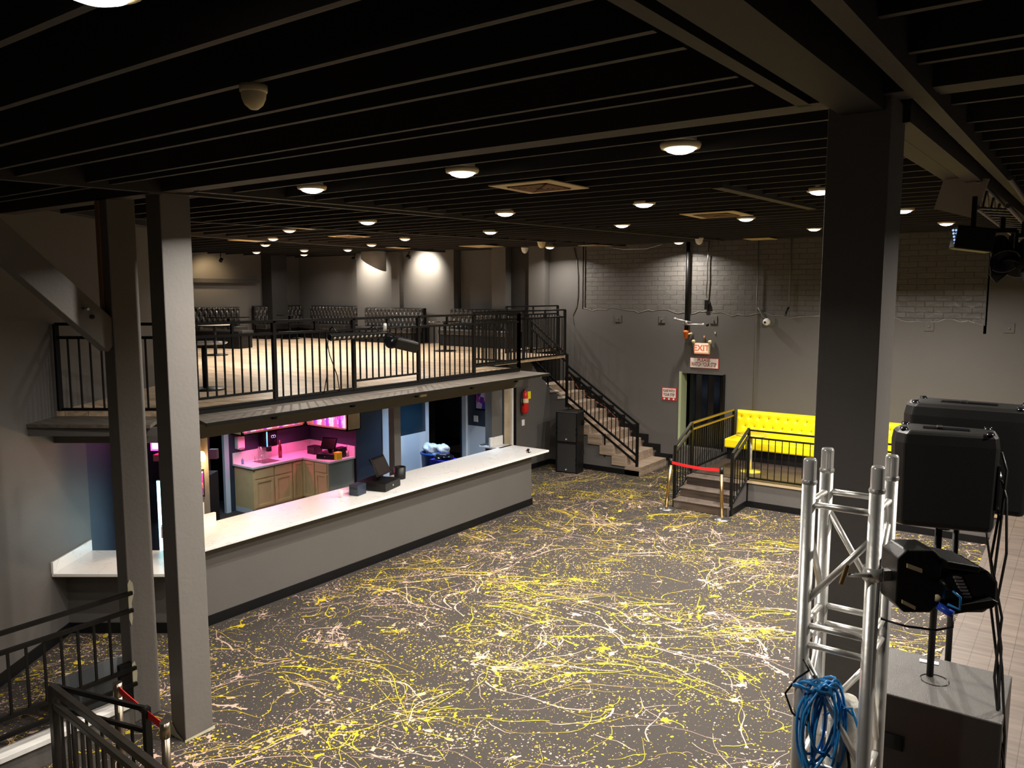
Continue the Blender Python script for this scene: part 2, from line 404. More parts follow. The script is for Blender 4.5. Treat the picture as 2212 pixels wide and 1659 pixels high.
# ------------------------------------------------------------------ far wall with brick and broken plaster
YF = 17.6
def jag(x):
    base = 3.80 - .022*(x+10.47)*1.0 if x < -6 else 3.70 - .02*(x+6)
    return base + .035*math.sin(x*5.1) + .02*math.sin(x*13.7+1) + .015*math.sin(x*29)
def zbot(x): return 2.3 if -7.77 <= x < -6.70 else -.02
fw = MB()
xs = [-12.0, -10.47, -7.77, -6.70, 4.0]
segs = []
x = -10.47
while x < -1.6: segs.append(x); x += .13
allx = sorted(set([-12.2, -10.47] + segs + [-7.77, -6.70, -1.6, 4.0]))
tp = lambda x: ZC+.27 if (x <= -10.48 or x >= -1.6) else jag(x)
for a, b in zip(allx[:-1], allx[1:]):
    mid = (a+b)/2
    if mid < -10.47 or mid > -1.6: za = zb = ZC+.27
    else: za, zb = jag(max(a, -10.47)), jag(b)
    z0 = zbot(mid)
    v = [(a, YF, z0), (b, YF, z0), (b, YF, zb), (a, YF, za), (a, YF+.035, z0), (b, YF+.035, z0), (b, YF+.035, zb), (a, YF+.035, za)]
    fw.add(v, [(0,1,2,3), (3,2,6,7)], 0)
    if z0 > 1: fw.add(v, [(0,1,5,4)], 0)
fw.box(-12.2, -7.77, YF+.035, YF+.3, -.02, ZC+.27, 1)
fw.box(-6.70, 4.0, YF+.035, YF+.3, -.02, ZC+.27, 1)
fw.box(-7.77, -6.70, YF+.035, YF+.3, 2.3, ZC+.27, 1)
fw.box(-7.77, -6.70, YF, YF+.3, -.02, .53, 0)
fw.box(-10.50, -10.44, YF, YF+.04, 3.78, ZC+.27, 0)
fw.box(-1.62, -1.57, YF, YF+.04, 3.4, ZC+.27, 0)
fw.box(-24.0, -12.2, YF, YF+.3, 0, ZC+.27, 0)
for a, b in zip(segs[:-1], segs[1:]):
    fw.bar((a, YF-.002, jag(a)+.004*math.sin(a*40)), (b+.01, YF-.002, jag(b)+.004*math.sin(b*40)), .012, .004+.013*abs(math.sin(a*7))*abs(math.sin(a*2.3)), 2)  # chipped plaster ridge, its edge highlight put into a lighter colour
wf = struct(fw.build('wall_far', [WALL, BRICK, mat('chipped_plaster_highlight', (.30, .28, .25), .5, noise=.3, nscale=30)]))
# dark room behind the door
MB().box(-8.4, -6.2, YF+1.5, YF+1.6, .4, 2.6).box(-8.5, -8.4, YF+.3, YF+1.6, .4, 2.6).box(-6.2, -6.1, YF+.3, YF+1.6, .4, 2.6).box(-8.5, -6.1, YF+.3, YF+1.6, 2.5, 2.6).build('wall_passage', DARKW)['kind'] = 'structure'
# door opening dressing
d1 = MB().box(-7.80, -7.74, YF-.03, YF+.30, .53, 2.33).build('door_1', GREENJ); struct(d1)
MB().box(-6.72, -6.67, YF-.01, YF+.1, .53, 2.32).build('frame', BASEB, d1)
dc = thing('door_curtain', 'black strip curtain hanging in the dark exit doorway', 'curtain', (-7.2, YF+.2, .53))
for k in range(6):
    MB().obox((-7.55+.15*k, YF+.22+.02*(k % 2), 1.4), (.155, .012, 1.72), (0, 0, R(8 if k % 2 else -8))).build('strip', BLKGL, dc)
pl = [(-9.47, 3.56), (-8.28, 3.56), (-6.99, 3.57), (-5.67, 3.55), (-2.55, 3.52), (-1.2, 3.52)]
names = ['above the staircase handrail', 'beside the clamped pipe bars', 'just above the exit sign to its side', 'next to the white bullet camera', 'at the edge of the broken plaster', 'beyond the brick patch near the lighting rig']
for (x, z), n in zip(pl, names):
    p = thing('bolt_plate', 'square grey wall tie plate with bolt %s' % n, 'wall plate', (x, YF-.01, z))
    MB().box(x-.085, x+.085, YF-.02, YF-.001, z-.09, z+.09).build('plate', WALL, p, .003)
    MB().cyl((x, YF-.045, z), (x, YF-.02, z), .018, seg=8).build('bolt', COLP, p)

# upstairs pilasters
for i, (x0, x1, y0) in enumerate([(-18.4, -14.5, 17.28), (-16.76, -16.44, 17.12), (-13.1, -12.64, 17.2), (-12.0, -11.5, 17.35)]):
    struct(MB().box(x0, x1, y0, YF+.0, ZB, ZC+.27).build('trim_%d' % (i+1), WALL))
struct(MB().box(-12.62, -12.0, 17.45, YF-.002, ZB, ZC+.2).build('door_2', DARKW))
# lounge end wall, dark post, ledge
struct(MB().box(-21.8, -21.5, 7.0, YF, 0, ZC+.27).build('wall_lounge', WALL))
struct(MB().box(-21.5, -21.32, 9.5, 15.9, 4.50, 4.62).build('trim_5', DARKW))
struct(MB().box(-21.5, -21.0, 16.1, 16.7, ZB, ZC+.27).build('trim_6', DARKW))
# left slanted wall
def slab_rd(r0, r1, d0, d1, z0, z1, mb=None, mi=0):
    mb = mb or MB(); return mb.prism([rd(r0, d0), rd(r1, d0), rd(r1, d1), rd(r0, d1)], z0, z1, mi)
wl = slab_rd(-5.76, -5.46, -3, 10.05, 0, ZC+.27); slab_rd(-5.76, -5.46, 10.05, 12.0, ZB, ZC+.27, wl); slab_rd(-5.76, -5.46, 10.05, 12.6, 0, ZB-.3, wl, 1)
struct(wl.build('wall_left', [WALL, NAVY]))
struct(slab_rd(-5.46, -5.28, 2.0, 11.9, ZC-.2, ZC).build('trim_7', BLACKC))
struct(slab_rd(-5.46, -5.435, 2, 9.43, 0, .13).build('baseboard_left', BASEB))
struct(slab_rd(-9.5, -5.46, 12.0, 12.2, ZB, ZC+.27).build('wall_lounge_side', WALL))
# rest of the room shell
struct(MB().box(4.0, 4.3, -3, 18, 0, ZC+.3).build('wall_right', WALL))
struct(MB().box(-12, 4.3, -3.3, -3, 0, ZC+.3).build('wall_back', WALL))

# ------------------------------------------------------------------ balcony
bal = thing('balcony', 'oak floored balcony deck over the bar with a grey ledge board', 'balcony', (-8.7, 9, ZB))
deck = [rd(-5.46, 9.45), (-8.69, 5.33), (-8.69, 12.25), (-9.76, 12.25), (-9.76, 15.6), (-11.2, 15.6), (-11.2, 17.59), (-21.5, 17.59), (-21.5, 8.5), rd(-5.46, 12.0)]
MB().prism(deck, ZB-.06, ZB).build('deck', DECK, bal)
ledge = [rd(-5.46, 8.84), rd(-4.05, 8.80), (-8.72, 5.02), (-8.47, 5.34), (-8.04, 5.2), (-8.04, 12.32), (-8.75, 12.4), (-9.76, 12.4), (-9.76, 12.0), (-8.9, 12.0), (-8.9, 5.6), rd(-5.46, 9.7)]
LEDG = plank_mat('ledge_boards', (.15, .132, .115), (.13, .115, .10), .5, 2.2, .55, R(90))
MB().prism(ledge, ZB-.10, ZB-.061).build('ledge', LEDG, bal)
MB().box(-8.692, -8.672, 5.33, 12.26, ZB-.06, ZB+.004).box(-8.042, -8.028, 5.2, 12.32, ZB-.104, ZB-.063).build('edge_strip', IRON, bal)
fas = MB()
fas.box(-8.86, -8.74, 5.35, 12.45, 2.39, ZB-.1)
slab_rd(-5.46, -3.95, 9.35, 9.47, 2.39, ZB-.1, fas)
slab_rd(-5.46, -3.98, 8.86, 8.90, 2.56, ZB-.1, fas)
fas.box(-9.7, -8.80, 12.33, 12.45, 2.39, ZB-.1)
fas.build('fascia', WALL, bal)
MB().prism([(-8.9, 5.3), (-8.9, 12.4), (-10.6, 14.4), (-13.2, 14.4), (-13.2, 8.0), rd(-5.46, 12.3), rd(-5.46, 9.45)], 2.45, 2.64).build('soffit', BLACKC, bal)
for yy in (6.65, 8.05, 9.44, 10.86, 12.2):
    MB().box(-8.74, -8.69, yy-.03, yy+.03, 2.50, ZB-.1).build('bracket', IRON, bal)

# ------------------------------------------------------------------ railings
balm = {}
def baluster(parent, x, y, z0, z1, w=.018, mt=None):
    key = (round(z1-z0, 2), w, (mt or IRON).name)
    if key not in balm:
        o = MB().box(-w/2, w/2, -w/2, w/2, 0, z1-z0).build('baluster', mt or IRON, parent, local=True); balm[key] = o.data
    else:
        o = bpy.data.objects.new('baluster', balm[key]); C.objects.link(o); o.parent = parent
    o.location = Vector((x, y, z0)) - wloc(parent)
    return o
def hrail(parent, a, b, w=.04, h=.04, name='top_rail', mt=None):
    return MB().bar(a, b, w, h).build(name, mt or IRON, parent)
def guard(parent, pts, z, top=1.04, mid=.88, lows=None, sp=.125, pw=.05, mids=True):
    """posts at pts; rails between"""
    for p in pts: MB().box(p[0]-pw/2, p[0]+pw/2, p[1]-pw/2, p[1]+pw/2, z, z+top).build('post', IRON, parent)
    for i in range(len(pts)-1):
        a, b = Vector((*pts[i], 0)), Vector((*pts[i+1], 0)); low = lows[i] if lows else .02
        L = (b-a).length
        hrail(parent, a+Vector((0,0,z+top)), b+Vector((0,0,z+top)), .05, .035, 'top_rail')
        hrail(parent, a+Vector((0,0,z+mid)), b+Vector((0,0,z+mid)), .04, .035, 'mid_rail')
        hrail(parent, a+Vector((0,0,z+low)), b+Vector((0,0,z+low)), .035, .03, 'bottom_rail')
        if low > .05: hrail(parent, a+Vector((0,0,z+.012)), b+Vector((0,0,z+.012)), .035, .02, 'bottom_rail')
        n = max(1, round(L/sp))
        for k in range(1, n):
            p = a + (b-a)*k/n; baluster(parent, p.x, p.y, z+low, z+mid)
        if mids and L > 1:
            p = (a+b)/2; MB().box(p.x-.015, p.x+.015, p.y-.015, p.y+.015, z+mid, z+top).build('spacer', IRON, parent)
g1 = thing('balcony_railing', 'long black iron balcony railing above the marble bar', 'railing', (-8.67, 9, ZB))
guard(g1, [(-8.67, 5.4), (-8.67, 6.65), (-8.67, 8.05), (-8.67, 9.44), (-8.67, 10.86), (-8.67, 12.22)], ZB, lows=[.13, .02, .13, .02, .13])
g2 = thing('balcony_railing', 'short black balcony railing meeting the grey wall behind the timber brace', 'railing', (*rd(-4.7, 9.47), ZB))
guard(g2, [rd(-5.42, 9.47), rd(-4.1, 9.47)], ZB, lows=[.02], sp=.135)
g3 = thing('stairwell_railing', 'black railing turning back around the stairwell at the balcony corner', 'railing', (-9.3, 12.25, ZB))
guard(g3, [(-8.67, 12.22), (-9.74, 12.22), (-9.74, 13.9), (-9.74, 15.55)], ZB, lows=[.13, .02, .02], sp=.12)
g4 = thing('stairwell_railing', 'black railing at the head of the staircase ending at the brick wall', 'railing', (-11.25, 16.5, ZB))
guard(g4, [(-11.15, 15.2), (-11.15, 17.45)], ZB-.12, top=1.22, mid=1.02, lows=[.15], sp=.13)
print('rail ok')

# ------------------------------------------------------------------ main staircase along the far wall
st = thing('staircase', 'grey oak staircase climbing along the brick wall to the balcony', 'staircase', (-9.6, 16.8, 0))
RUN = .325
for k in range(9):
    z1 = .213*(k+1); xr = -8.15-RUN*k; xl = xr-RUN
    if k == 0: MB().box(xl-.02, xr+.06, 16.20, 17.60, 0, z1).build('step', STEPW, st, .006)
    elif k < 6: MB().box(xl-.02, xr+.03, 16.17, 17.60, z1-.23, z1).build('step', STEPW, st, .006)
    else: MB().box(xl-.02, xr+.03, 16.33, 17.60, z1-.23, z1).build('step', STEPW, st, .006)
pp = [(-8.17, 0)]
for k in range(6): pp += [(-8.18-RUN*k, .213*k), (-8.18-RUN*(k+1), .213*k)]
kt = lambda x: 1.66+.60*(-10.2-x)
pp += [(-10.13, 1.25), (-10.13, kt(-10.13)), (-11.25, kt(-11.25)), (-11.25, 0)]
MB().prism(pp, 16.22, 16.32, 0, lambda p, y: (p[0], y, p[1])).build('side_panel', WALL, st)
for x, zz in ((-10.2, 1.66), (-10.43, 1.80), (-10.68, 1.95), (-10.95, 2.11), (-11.1, 2.22)):
    MB().add([(x-.12, 16.17, zz-.03), (x+.06, 16.17, zz-.005), (x+.06, 16.17, zz+.01), (x-.12, 16.17, zz+.035), (x-.12, 16.33, zz-.03), (x+.06, 16.33, zz-.005), (x+.06, 16.33, zz+.01), (x-.12, 16.33, zz+.035)], [(0,1,2,3),(7,6,5,4),(0,4,5,1),(1,5,6,2),(2,6,7,3),(3,7,4,0)]).build('tread_end', mat('tread_tip', (.6, .52, .45), .5), st)
MB().box(-10.6, -8.12, 16.20, 16.225, 0, .12).build('baseboard', BASEB, st)
# stepped black skirting on the far wall
sk = MB(); sx2 = -8.05
for k in range(9):
    zt = .213*(k+1)
    sk.box(sx2-RUN-.02, sx2+.12, 17.575, 17.599, zt-.05, zt+.10)
    sk.box(sx2+.02, sx2+.12, 17.574, 17.598, zt-.22, zt+.10)
    sx2 -= RUN
sk.build('skirting', BASEB, st)
hr = thing('stair_handrail', 'black iron stair railing on the open side of the oak staircase', 'railing', (-9.2, 16.25, 0))
def hl(x, off): return off + .652*(-8.2-x)
for zz, nm in ((1.22, 'top_rail'), (1.08, 'mid_rail'), (.47, 'bottom_rail'), (.30, 'bottom_rail')):
    hrail(hr, (-8.2, 16.24, hl(-8.2, zz)), (-10.1, 16.24, hl(-10.1, zz)), .045, .04, nm)
for zz, nm in ((2.70, 'top_rail'), (2.52, 'mid_rail'), (1.80, 'bottom_rail')):
    hrail(hr, (-10.1, 16.24, zz), (-11.2, 16.24, zz+.84), .045, .04, nm)
MB().box(-8.225, -8.17, 16.215, 16.27, .0, 1.23).build('post', IRON, hr)
MB().box(-10.13, -10.08, 16.215, 16.27, 1.45, 2.72).build('post', IRON, hr)
MB().box(-11.18, -11.13, 16.215, 16.27, 2.5, 3.55).build('post', IRON, hr)
for x, zb in ((-9.02, .55), (-10.62, 1.8)):
    MB().box(x-.015, x+.015, 16.185, 16.215, zb-.18, zb+.35).build('bracket', IRON, hr)
for k in range(1, 17):
    x = -8.2 - 1.9*k/17; baluster(hr, x, 16.24, hl(x, .47), hl(x, 1.08), .016)
for k in range(1, 10):
    x = -10.1 - 1.1*k/10; t = .84*k/10; baluster(hr, x, 16.24, 1.8+t, 2.52+t, .016)
oc = tag(MB().tube([(-9.92, 16.9, 1.66), (-9.98, 16.6, 1.85), (-10.15, 16.33, 2.3), (-10.3, 16.32, 2.9)], .007, 8).tube([(-8.95, 17.3, .75), (-9.2, 17.2, .92), (-9.3, 17.3, 1.1), (-9.6, 17.3, 1.34), (-9.92, 16.9, 1.66)], .005, 8).build('extension_cord', mat('cord_orange', (.42, .10, .04), .5)), 'orange extension cord trailing down the oak stairs', 'cord')

# fire extinguisher wall with open door frame
ew = MB()
XW = -10.57
ew.prism([(14.80, 0), (16.215, 0), (16.215, 1.86), (15.75, 2.22), (15.3, 2.64), (14.80, 2.64)], XW-.15, XW, 0, lambda p, x: (x, p[0], p[1]))
ew.prism([(14.36, 2.35), (14.80, 2.35), (14.80, 2.64), (14.36, 2.64)], XW-.15, XW, 0, lambda p, x: (x, p[0], p[1]))
struct(ew.build('wall_stair', WALL))
struct(MB().box(XW-.0, XW+.015, 14.9, 16.2, 0, .12).build('baseboard_stair', BASEB))
WOODFR = mat('worn_door_wood', (.42, .34, .24), .6, noise=.5, nscale=4)
d3 = struct(MB().box(XW-.18, XW-.02, 14.36, 14.62, 0, 2.34).build('door_3', WOODFR))
MB().box(XW-.12, XW+.02, 14.60, 14.66, 0, 2.35).build('frame', WHITE, d3)
MB().box(XW-.10, XW+.0, 14.66, 14.80, 0, 2.35).build('panel', BASEB, d3)

fe = thing('fire_extinguisher', 'red fire extinguisher with yellow tag hung beside the worn door frame', 'fire extinguisher', (XW+.08, 15.0, 1.45))
ex, ey = XW+.10, 15.0
MB().lathe([(0, 1.42), (.07, 1.42), (.085, 1.44), (.085, 1.83), (.07, 1.89), (.03, 1.93), (.03, 1.95), (0, 1.95)], (ex, ey, 0)).build('cylinder', RED, fe)
MB().lathe([(.087, 1.66), (.087, 1.76)], (ex, ey, 0)).build('label_band', OFFW, fe)
MB().bar((ex, ey-.02, 1.96), (ex, ey+.13, 2.03), .02, .02).bar((ex, ey-.03, 1.93), (ex, ey+.10, 1.95), .02, .015).box(ex-.02, ex+.02, ey-.02, ey+.02, 1.94, 1.99).build('valve_handle', STEEL, fe)
MB().tube([(ex, ey-.03, 1.96), (ex+.03, ey-.12, 1.92), (ex+.03, ey-.13, 1.7), (ex+.02, ey-.10, 1.6)], .012, 8).build('hose', BLKPL, fe)
MB().box(ex+.07, ex+.09, ey+.0, ey+.11, 1.75, 1.92).build('tag', YEL, fe)
MB().box(XW, XW+.03, ey-.03, ey+.03, 1.75, 1.85).build('wall_hook', STEEL, fe)
sp_ = thing('wall_plate', 'small white switch plate under the fire extinguisher', 'switch plate', (XW+.01, 15.05, 1.15))
MB().box(XW+.001, XW+.012, 15.01, 15.12, 1.1, 1.24).build('plate', WHITE, sp_, .003)

# speaker stack at the stairs
def pa_box(name, label, cx, cy, z0, rot, w=.56, d=.62, h=.715):
    t = thing(name, label, 'speaker', (cx, cy, z0), R(rot))
    b = MB().prism([(-w/2, -d/2), (w/2, -d/2), (w/2, d*.1), (w*.32, d/2), (-w*.32, d/2), (-w/2, d*.1)], 0, h).build('cabinet', BLKPL, t, .012, local=True)
    MB().box(-w/2+.05, w/2-.05, -d/2-.012, -d/2-.001, .03, h-.03).build('grille', mat('grille_black', (.018, .017, .016), .7, bump=.6, bscale=300), t, .004, local=True)
    MB().lathe([(0, 0), (.022, 0), (.022, .006)], (0, -d/2-.013, .09), 16, axis=(0, -1, 0)).build('badge', SILV, t, local=True)
    for sx_ in (-1, 1):
        MB().box(sx_*w/2-.006, sx_*w/2+.006, -.08, .08, h*.55, h*.72).build('handle', BLKGL, t, local=True)
        for zz in (h*.28, h*.45): MB().box(sx_*(w/2-.03)-.018, sx_*(w/2-.03)+.018, -d/2-.02, -d/2-.004, zz, zz+.03).build('bracket', BLKGL, t, local=True)
    return t
ang = -26
pa_box('loudspeaker', 'black loudspeaker at the bottom of the stack beside the staircase', -9.72, 15.86, 0, ang+35)
pa_box('loudspeaker', 'black loudspeaker on top of the stack beside the staircase', -9.72, 15.86, .717, ang+35)

# ------------------------------------------------------------------ VIP platform
PZ = .53
pf = thing('vip_platform', 'low dark planked platform in front of the exit door with three steps', 'platform', (-3, 16, 0))
MB().box(-6.35, 4.0, 15.1, YF-.001, PZ-.04, PZ).build('deck', DKWOOD, pf)
MB().box(-6.33, 3.9, 15.12, 15.2, 0, PZ-.04).box(-6.33, -6.25, 15.12, YF-.01, 0, PZ-.04).build('skirt', WALL, pf)
MB().box(-5.24, 3.9, 15.085, 15.12, PZ-.05, PZ-.005).build('nosing', mat('tan_wood', (.42, .32, .2), .5), pf)
MB().box(-5.22, -1.0, 15.10, 15.118, 0, .12).build('baseboard', BASEB, pf)
for k in range(3):
    zt = PZ*(k+1)/3; y0 = 14.18 + .31*k
    if k == 2: y0 = 14.80
    MB().box(-6.35, -5.26, y0, 15.12, zt-.17, zt-.025).build('riser', DKWOOD, pf)
    MB().box(-6.36, -5.25, y0-.02, y0+.36, zt-.025, zt).build('tread', mat('worn_tread', (.11, .085, .07), .45, noise=.4), pf, .006)
MB().prism([(14.16, 0), (15.12, 0), (15.12, .53), (14.80, .53), (14.78, .36), (14.49, .35), (14.47, .18), (14.16, .17)], -5.262, -5.235, 0, lambda p, x: (x, p[0], p[1])).build('side_panel', WALL, pf)
MB().box(-5.234, -5.22, 14.2, 15.1, 0, .12).build('baseboard', BASEB, pf)
def sl(parent, x, y0, z0, y1, z1, hs, n, mt=None):
    for h, nm in zip(hs, ('top_rail', 'mid_rail', 'bottom_rail')): hrail(parent, (x, y0, z0+h), (x, y1, z1+h), .045, .035, nm, mt)
    for k in range(1, n+1):
        t = k/(n+1); baluster(parent, x, y0+(y1-y0)*t, z0+(z1-z0)*t+hs[2], z0+(z1-z0)*t+hs[1], .016)
v1 = thing('platform_railing', 'black railing between the exit door and the yellow sofa platform steps', 'railing', (-6.38, 16, 0))
sl(v1, -6.38, 14.28, .17, 15.05, .53, (1.04, .90, .05), 5)
MB().box(-6.405, -6.355, 14.25, 14.30, 0, 1.21).build('post', IRON, v1)
MB().box(-6.405, -6.355, 15.03, 15.08, .4, 1.57).build('post', IRON, v1)
MB().box(-6.405, -6.355, 17.38, 17.43, PZ, 1.57).build('post', IRON, v1)
hrail(v1, (-6.38, 15.05, 1.56), (-6.38, 17.4, 1.56), .045, .035, 'top_rail', IRONG); hrail(v1, (-6.38, 15.05, 1.43), (-6.38, 17.4, 1.43), .04, .03, 'mid_rail', IRONG)
hrail(v1, (-6.38, 15.05, .62), (-6.38, 17.4, .62), .035, .03, 'bottom_rail')
for k in range(1, 20): baluster(v1, -6.38, 15.05+2.35*k/20, .62, 1.42, .016)
v2 = thing('platform_railing', 'black railing along the front edge of the yellow sofa platform', 'railing', (-3.5, 15.13, 0))
sl(v2, -5.23, 14.28, .17, 15.13, .53, (1.02, .88, .05), 5)
MB().box(-5.255, -5.205, 14.25, 14.30, 0, 1.19).build('post', IRON, v2)
MB().box(-5.255, -5.205, 15.11, 15.16, .1, 1.53).build('post', IRON, v2)
MB().box(-2.1, -2.05, 15.11, 15.16, .3, 1.53).build('post', IRON, v2)
for zz, nm in ((1.52, 'top_rail'), (1.38, 'mid_rail'), (.58, 'bottom_rail')): hrail(v2, (-5.23, 15.135, zz), (-1.2, 15.135, zz), .04, .03, nm)
for k in range(1, 31): baluster(v2, -5.23+4.03*k/31, 15.135, .58, 1.38, .014)
v3 = thing('platform_railing', 'black sloping railing of the far platform steps behind the hanging speaker cables', 'railing', (-.9, 14.8, PZ))
for zz, nm in ((0, 'top_rail'), (-.22, 'mid_rail'), (-.8, 'bottom_rail')): hrail(v3, (-.96, 14.2, 1.72+zz), (-.5, 14.9, 1.95+zz), .04, .03, nm)
MB().box(-.74, -.70, 14.5, 14.54, 1.0, 1.86).build('post', IRON, v3)
for k in range(1, 6): baluster(v3, -.96+.46*k/6, 14.2+.7*k/6, 1.0, 1.55, .014)

# tufted upholstery: a bulging grid, buttons in staggered rows
def tuft(w, h, th, nx, nz, res=5, rows_off=0.0):
    """local: x across, z up, -y is the front"""
    mb = MB(); nx *= 2; NX, NZ = nx*res, max(8, int(nz*8)); vs = []; fs = []
    for j in range(NZ+1):
        for i in range(NX+1):
            u, v = i/NX, j/NZ; a = u*nx; b = v*nz + rows_off
            p = abs(math.sin(math.pi*(a+b)/1.0*.5*2/1)) if False else 1
            s1 = abs(math.cos(math.pi*(a/1.0 + b/1.0)/1.0 * .5*1)); s2 = abs(math.cos(math.pi*(a - b)*.5))
            s1 = abs(math.sin(math.pi*(a+b)*.5)); s2 = abs(math.sin(math.pi*(a-b)*.5))
            q = (s1*s2)**.35
            ed = min(1, min(u*w, (1-u)*w, v*h*1.0, (1-v)*h)/.05); ed = math.sqrt(max(0, ed*(2-ed)))
            vs.append((-w/2+u*w, -th*(.35+.65*q)*(.25+.75*ed), v*h))
    for j in range(NZ):
        for i in range(NX):
            o = j*(NX+1)+i; fs.append((o, o+1, o+NX+2, o+NX+1))
    mb.add(vs, fs, 0, True)
    return mb
def booth(name, label, w, loc, rotz, M, seat_h=.46, back_h=1.02, depth=.68, nx=None, group=None, btn=None, rows=2, cush=1):
    t = thing(name, label, 'sofa', loc, rotz, group)
    MB().box(-w/2+.03, w/2-.03, -depth+.06, -.05, 0, seat_h-.14).build('base', BASEB, t, .004, local=True)
    for k in range(cush):
        a = -w/2+w*k/cush; b = -w/2+w*(k+1)/cush
        MB().box(a+.003, b-.003, -depth, -.16, seat_h-.16, seat_h).build('seat_cushion', M, t, .035, local=True)
    MB().box(-w/2, w/2, -.10, 0, 0, back_h).build('back_frame', BASEB if M is VINYL else M, t, .01, local=True)
    nx = nx or max(3, round(w/.155)); bh = back_h-seat_h+.02
    b = tuft(w, bh, .12, nx, rows*2 if btn else 3.4).build('backrest', M, t, local=True)
    b.location = (0, -.09, seat_h-.03)
    if btn:
        for r_ in range(rows):
            for k in range(btn - (r_ % 2)):
                x = -w/2 + w*(k+.5+(.5 if r_ % 2 else 0))/btn
                if k == 0 and r_ == 0: ob = MB().lathe([(0, .012), (.012, .008), (.016, 0)], (0, 0, 0), 10, axis=(0, -1, 0)).build('button', mat('yellow_button', (.5, .38, .01), .5), b, local=True); bd = ob.data
                else: ob = bpy.data.objects.new('button', bd); C.objects.link(ob); ob.parent = b
                ob.location = (x, -.075, bh*(.78 if r_ == 0 else .45))
    return t
def ybooth(label, x0, x1):
    w = x1-x0
    t = thing('tufted_sofa', label, 'sofa', ((x0+x1)/2, YF-.02, PZ))
    MB().box(-w/2+.03, w/2-.03, -.70, -.05, 0, .27).build('base', BASEB, t, local=True)
    MB().box(-w/2, w/2, -.82, -.12, .27, .47).build('seat_cushion', YVINYL, t, .03, local=True)
    b = MB(); vs = []; fs = []
    nb = round(w/.21); NX, NZ = nb*8, 22; h = .56
    btns = [(-w/2+w*(k+.5)/nb, .42) for k in range(nb)] + [(-w/2+w*(k+1)/nb, .22) for k in range(nb-1)]
    for j in range(NZ+1):
        for i in range(NX+1):
            x, zz = -w/2+w*i/NX, h*j/NZ; y = -.16
            ed = min(1, min(x+w/2, w/2-x, h-zz+.0)/.06); y += .07*(1-math.sqrt(max(0, ed*(2-ed))))
            for bx, bz in btns:
                if abs(bx-x) < .12: y += .06*math.exp(-((bx-x)**2+(bz-zz)**2)/.0011)
            vs.append((x, y+.04*j/NZ, zz))
    for j in range(NZ):
        for i in range(NX): o = j*(NX+1)+i; fs.append((o, o+1, o+NX+2, o+NX+1))
    b.add(vs, fs, 0, True).box(-w/2, w/2, -.045, 0, -.05, h)
    bo = b.build('backrest', YVINYL, t, local=True); bo.location = (0, 0, .46)
    bd = None
    for bx, bz in btns:
        if bd is None: ob = MB().lathe([(0, .010), (.010, .007), (.014, 0)], (0, 0, 0), 10, axis=(0, -1, 0)).build('button', mat('yellow_button', (.3, .2, .01), .5), bo, local=True); bd = ob.data
        else: ob = bpy.data.objects.new('button', bd); C.objects.link(ob); ob.parent = bo
        ob.location = (bx, -.118+.04*bz/h, bz)
    return t
ybooth('long bright yellow button-tufted sofa against the far wall next to the exit door', -6.34, -2.2)
ybooth('yellow tufted sofa seen past the speaker pole at the far end of the platform', -2.15, .8)
ct = thing('cafe_table', 'round mirror topped table on the platform, its yellow sofa reflection painted in', 'table', (-5.45, 15.93, PZ))
MB().lathe([(0, PZ+.75), (.31, PZ+.75), (.31, PZ+.77), (0, PZ+.77)], (-5.45, 15.93, 0), 36).build('tabletop', mat('yellow_reflection_paint', (.78, .62, .08), .12, .35), ct)  # yellow sofa reflection put into the base colour of top and foot
MB().cyl((-5.45, 15.93, PZ+.02), (-5.45, 15.93, PZ+.75), .025).build('pedestal', CHROME, ct)
MB().lathe([(.22, PZ), (.22, PZ+.012), (.04, PZ+.03), (0, PZ+.03)], (-5.45, 15.93, 0), 32).build('foot', MATS['yellow_reflection_paint'], ct)

# stanchions
def stanchion(label, x, y, lean=(0, 0), h=.98, m=GOLD):
    t = thing('rope_stanchion', label, 'stanchion', (x, y, 0))
    MB().lathe([(0, .055), (.03, .05), (.10, .035), (.165, .018), (.17, 0), (0, 0)], (x, y, 0), 36).build('base', STEEL, t)
    MB().cyl((x, y, .04), (x+lean[0], y+lean[1], h-.10), .032, seg=20).build('pole', m, t)
    MB().cyl((x+lean[0], y+lean[1], h-.12), (x+lean[0], y+lean[1], h), .036, seg=20).build('belt_head', BLKPL if m is GOLD else m, t)
    return t
def belt(label, a, b, sag=.03, w=.055):
    n = 12; vs = []; fs = []; a, b = Vector(a), Vector(b); nrm = (b-a).cross(Vector((0,0,1))).normalized()*.002
    for i in range(n+1):
        t = i/n; p = a.lerp(b, t) - Vector((0,0,sag*4*t*(1-t)))
        tw = .012*math.sin(t*7)
        vs += [p+Vector((0,0,w/2))+nrm*(1+tw*100), p-Vector((0,0,w/2))+nrm, p+Vector((0,0,w/2))-nrm, p-Vector((0,0,w/2))-nrm*(1+tw*60)]
    for i in range(n):
        o = 4*i; fs += [(o, o+4, o+5, o+1), (o+2, o+3, o+7, o+6), (o, o+2, o+6, o+4), (o+1, o+5, o+7, o+3)]
    return tag(MB().add(vs, fs).build('barrier_belt', REDBELT), label, 'belt')
stanchion('gold stanchion with steel base at the foot of the platform steps, staircase side', -6.43, 14.02, (.06, .05), 1.0)
stanchion('gold stanchion at the foot of the platform steps, yellow sofa side', -5.27, 13.93, (-.04, .02), .98)
belt('red retractable belt closing off the platform steps', (-6.36, 14.05, .93), (-5.31, 13.95, .93))

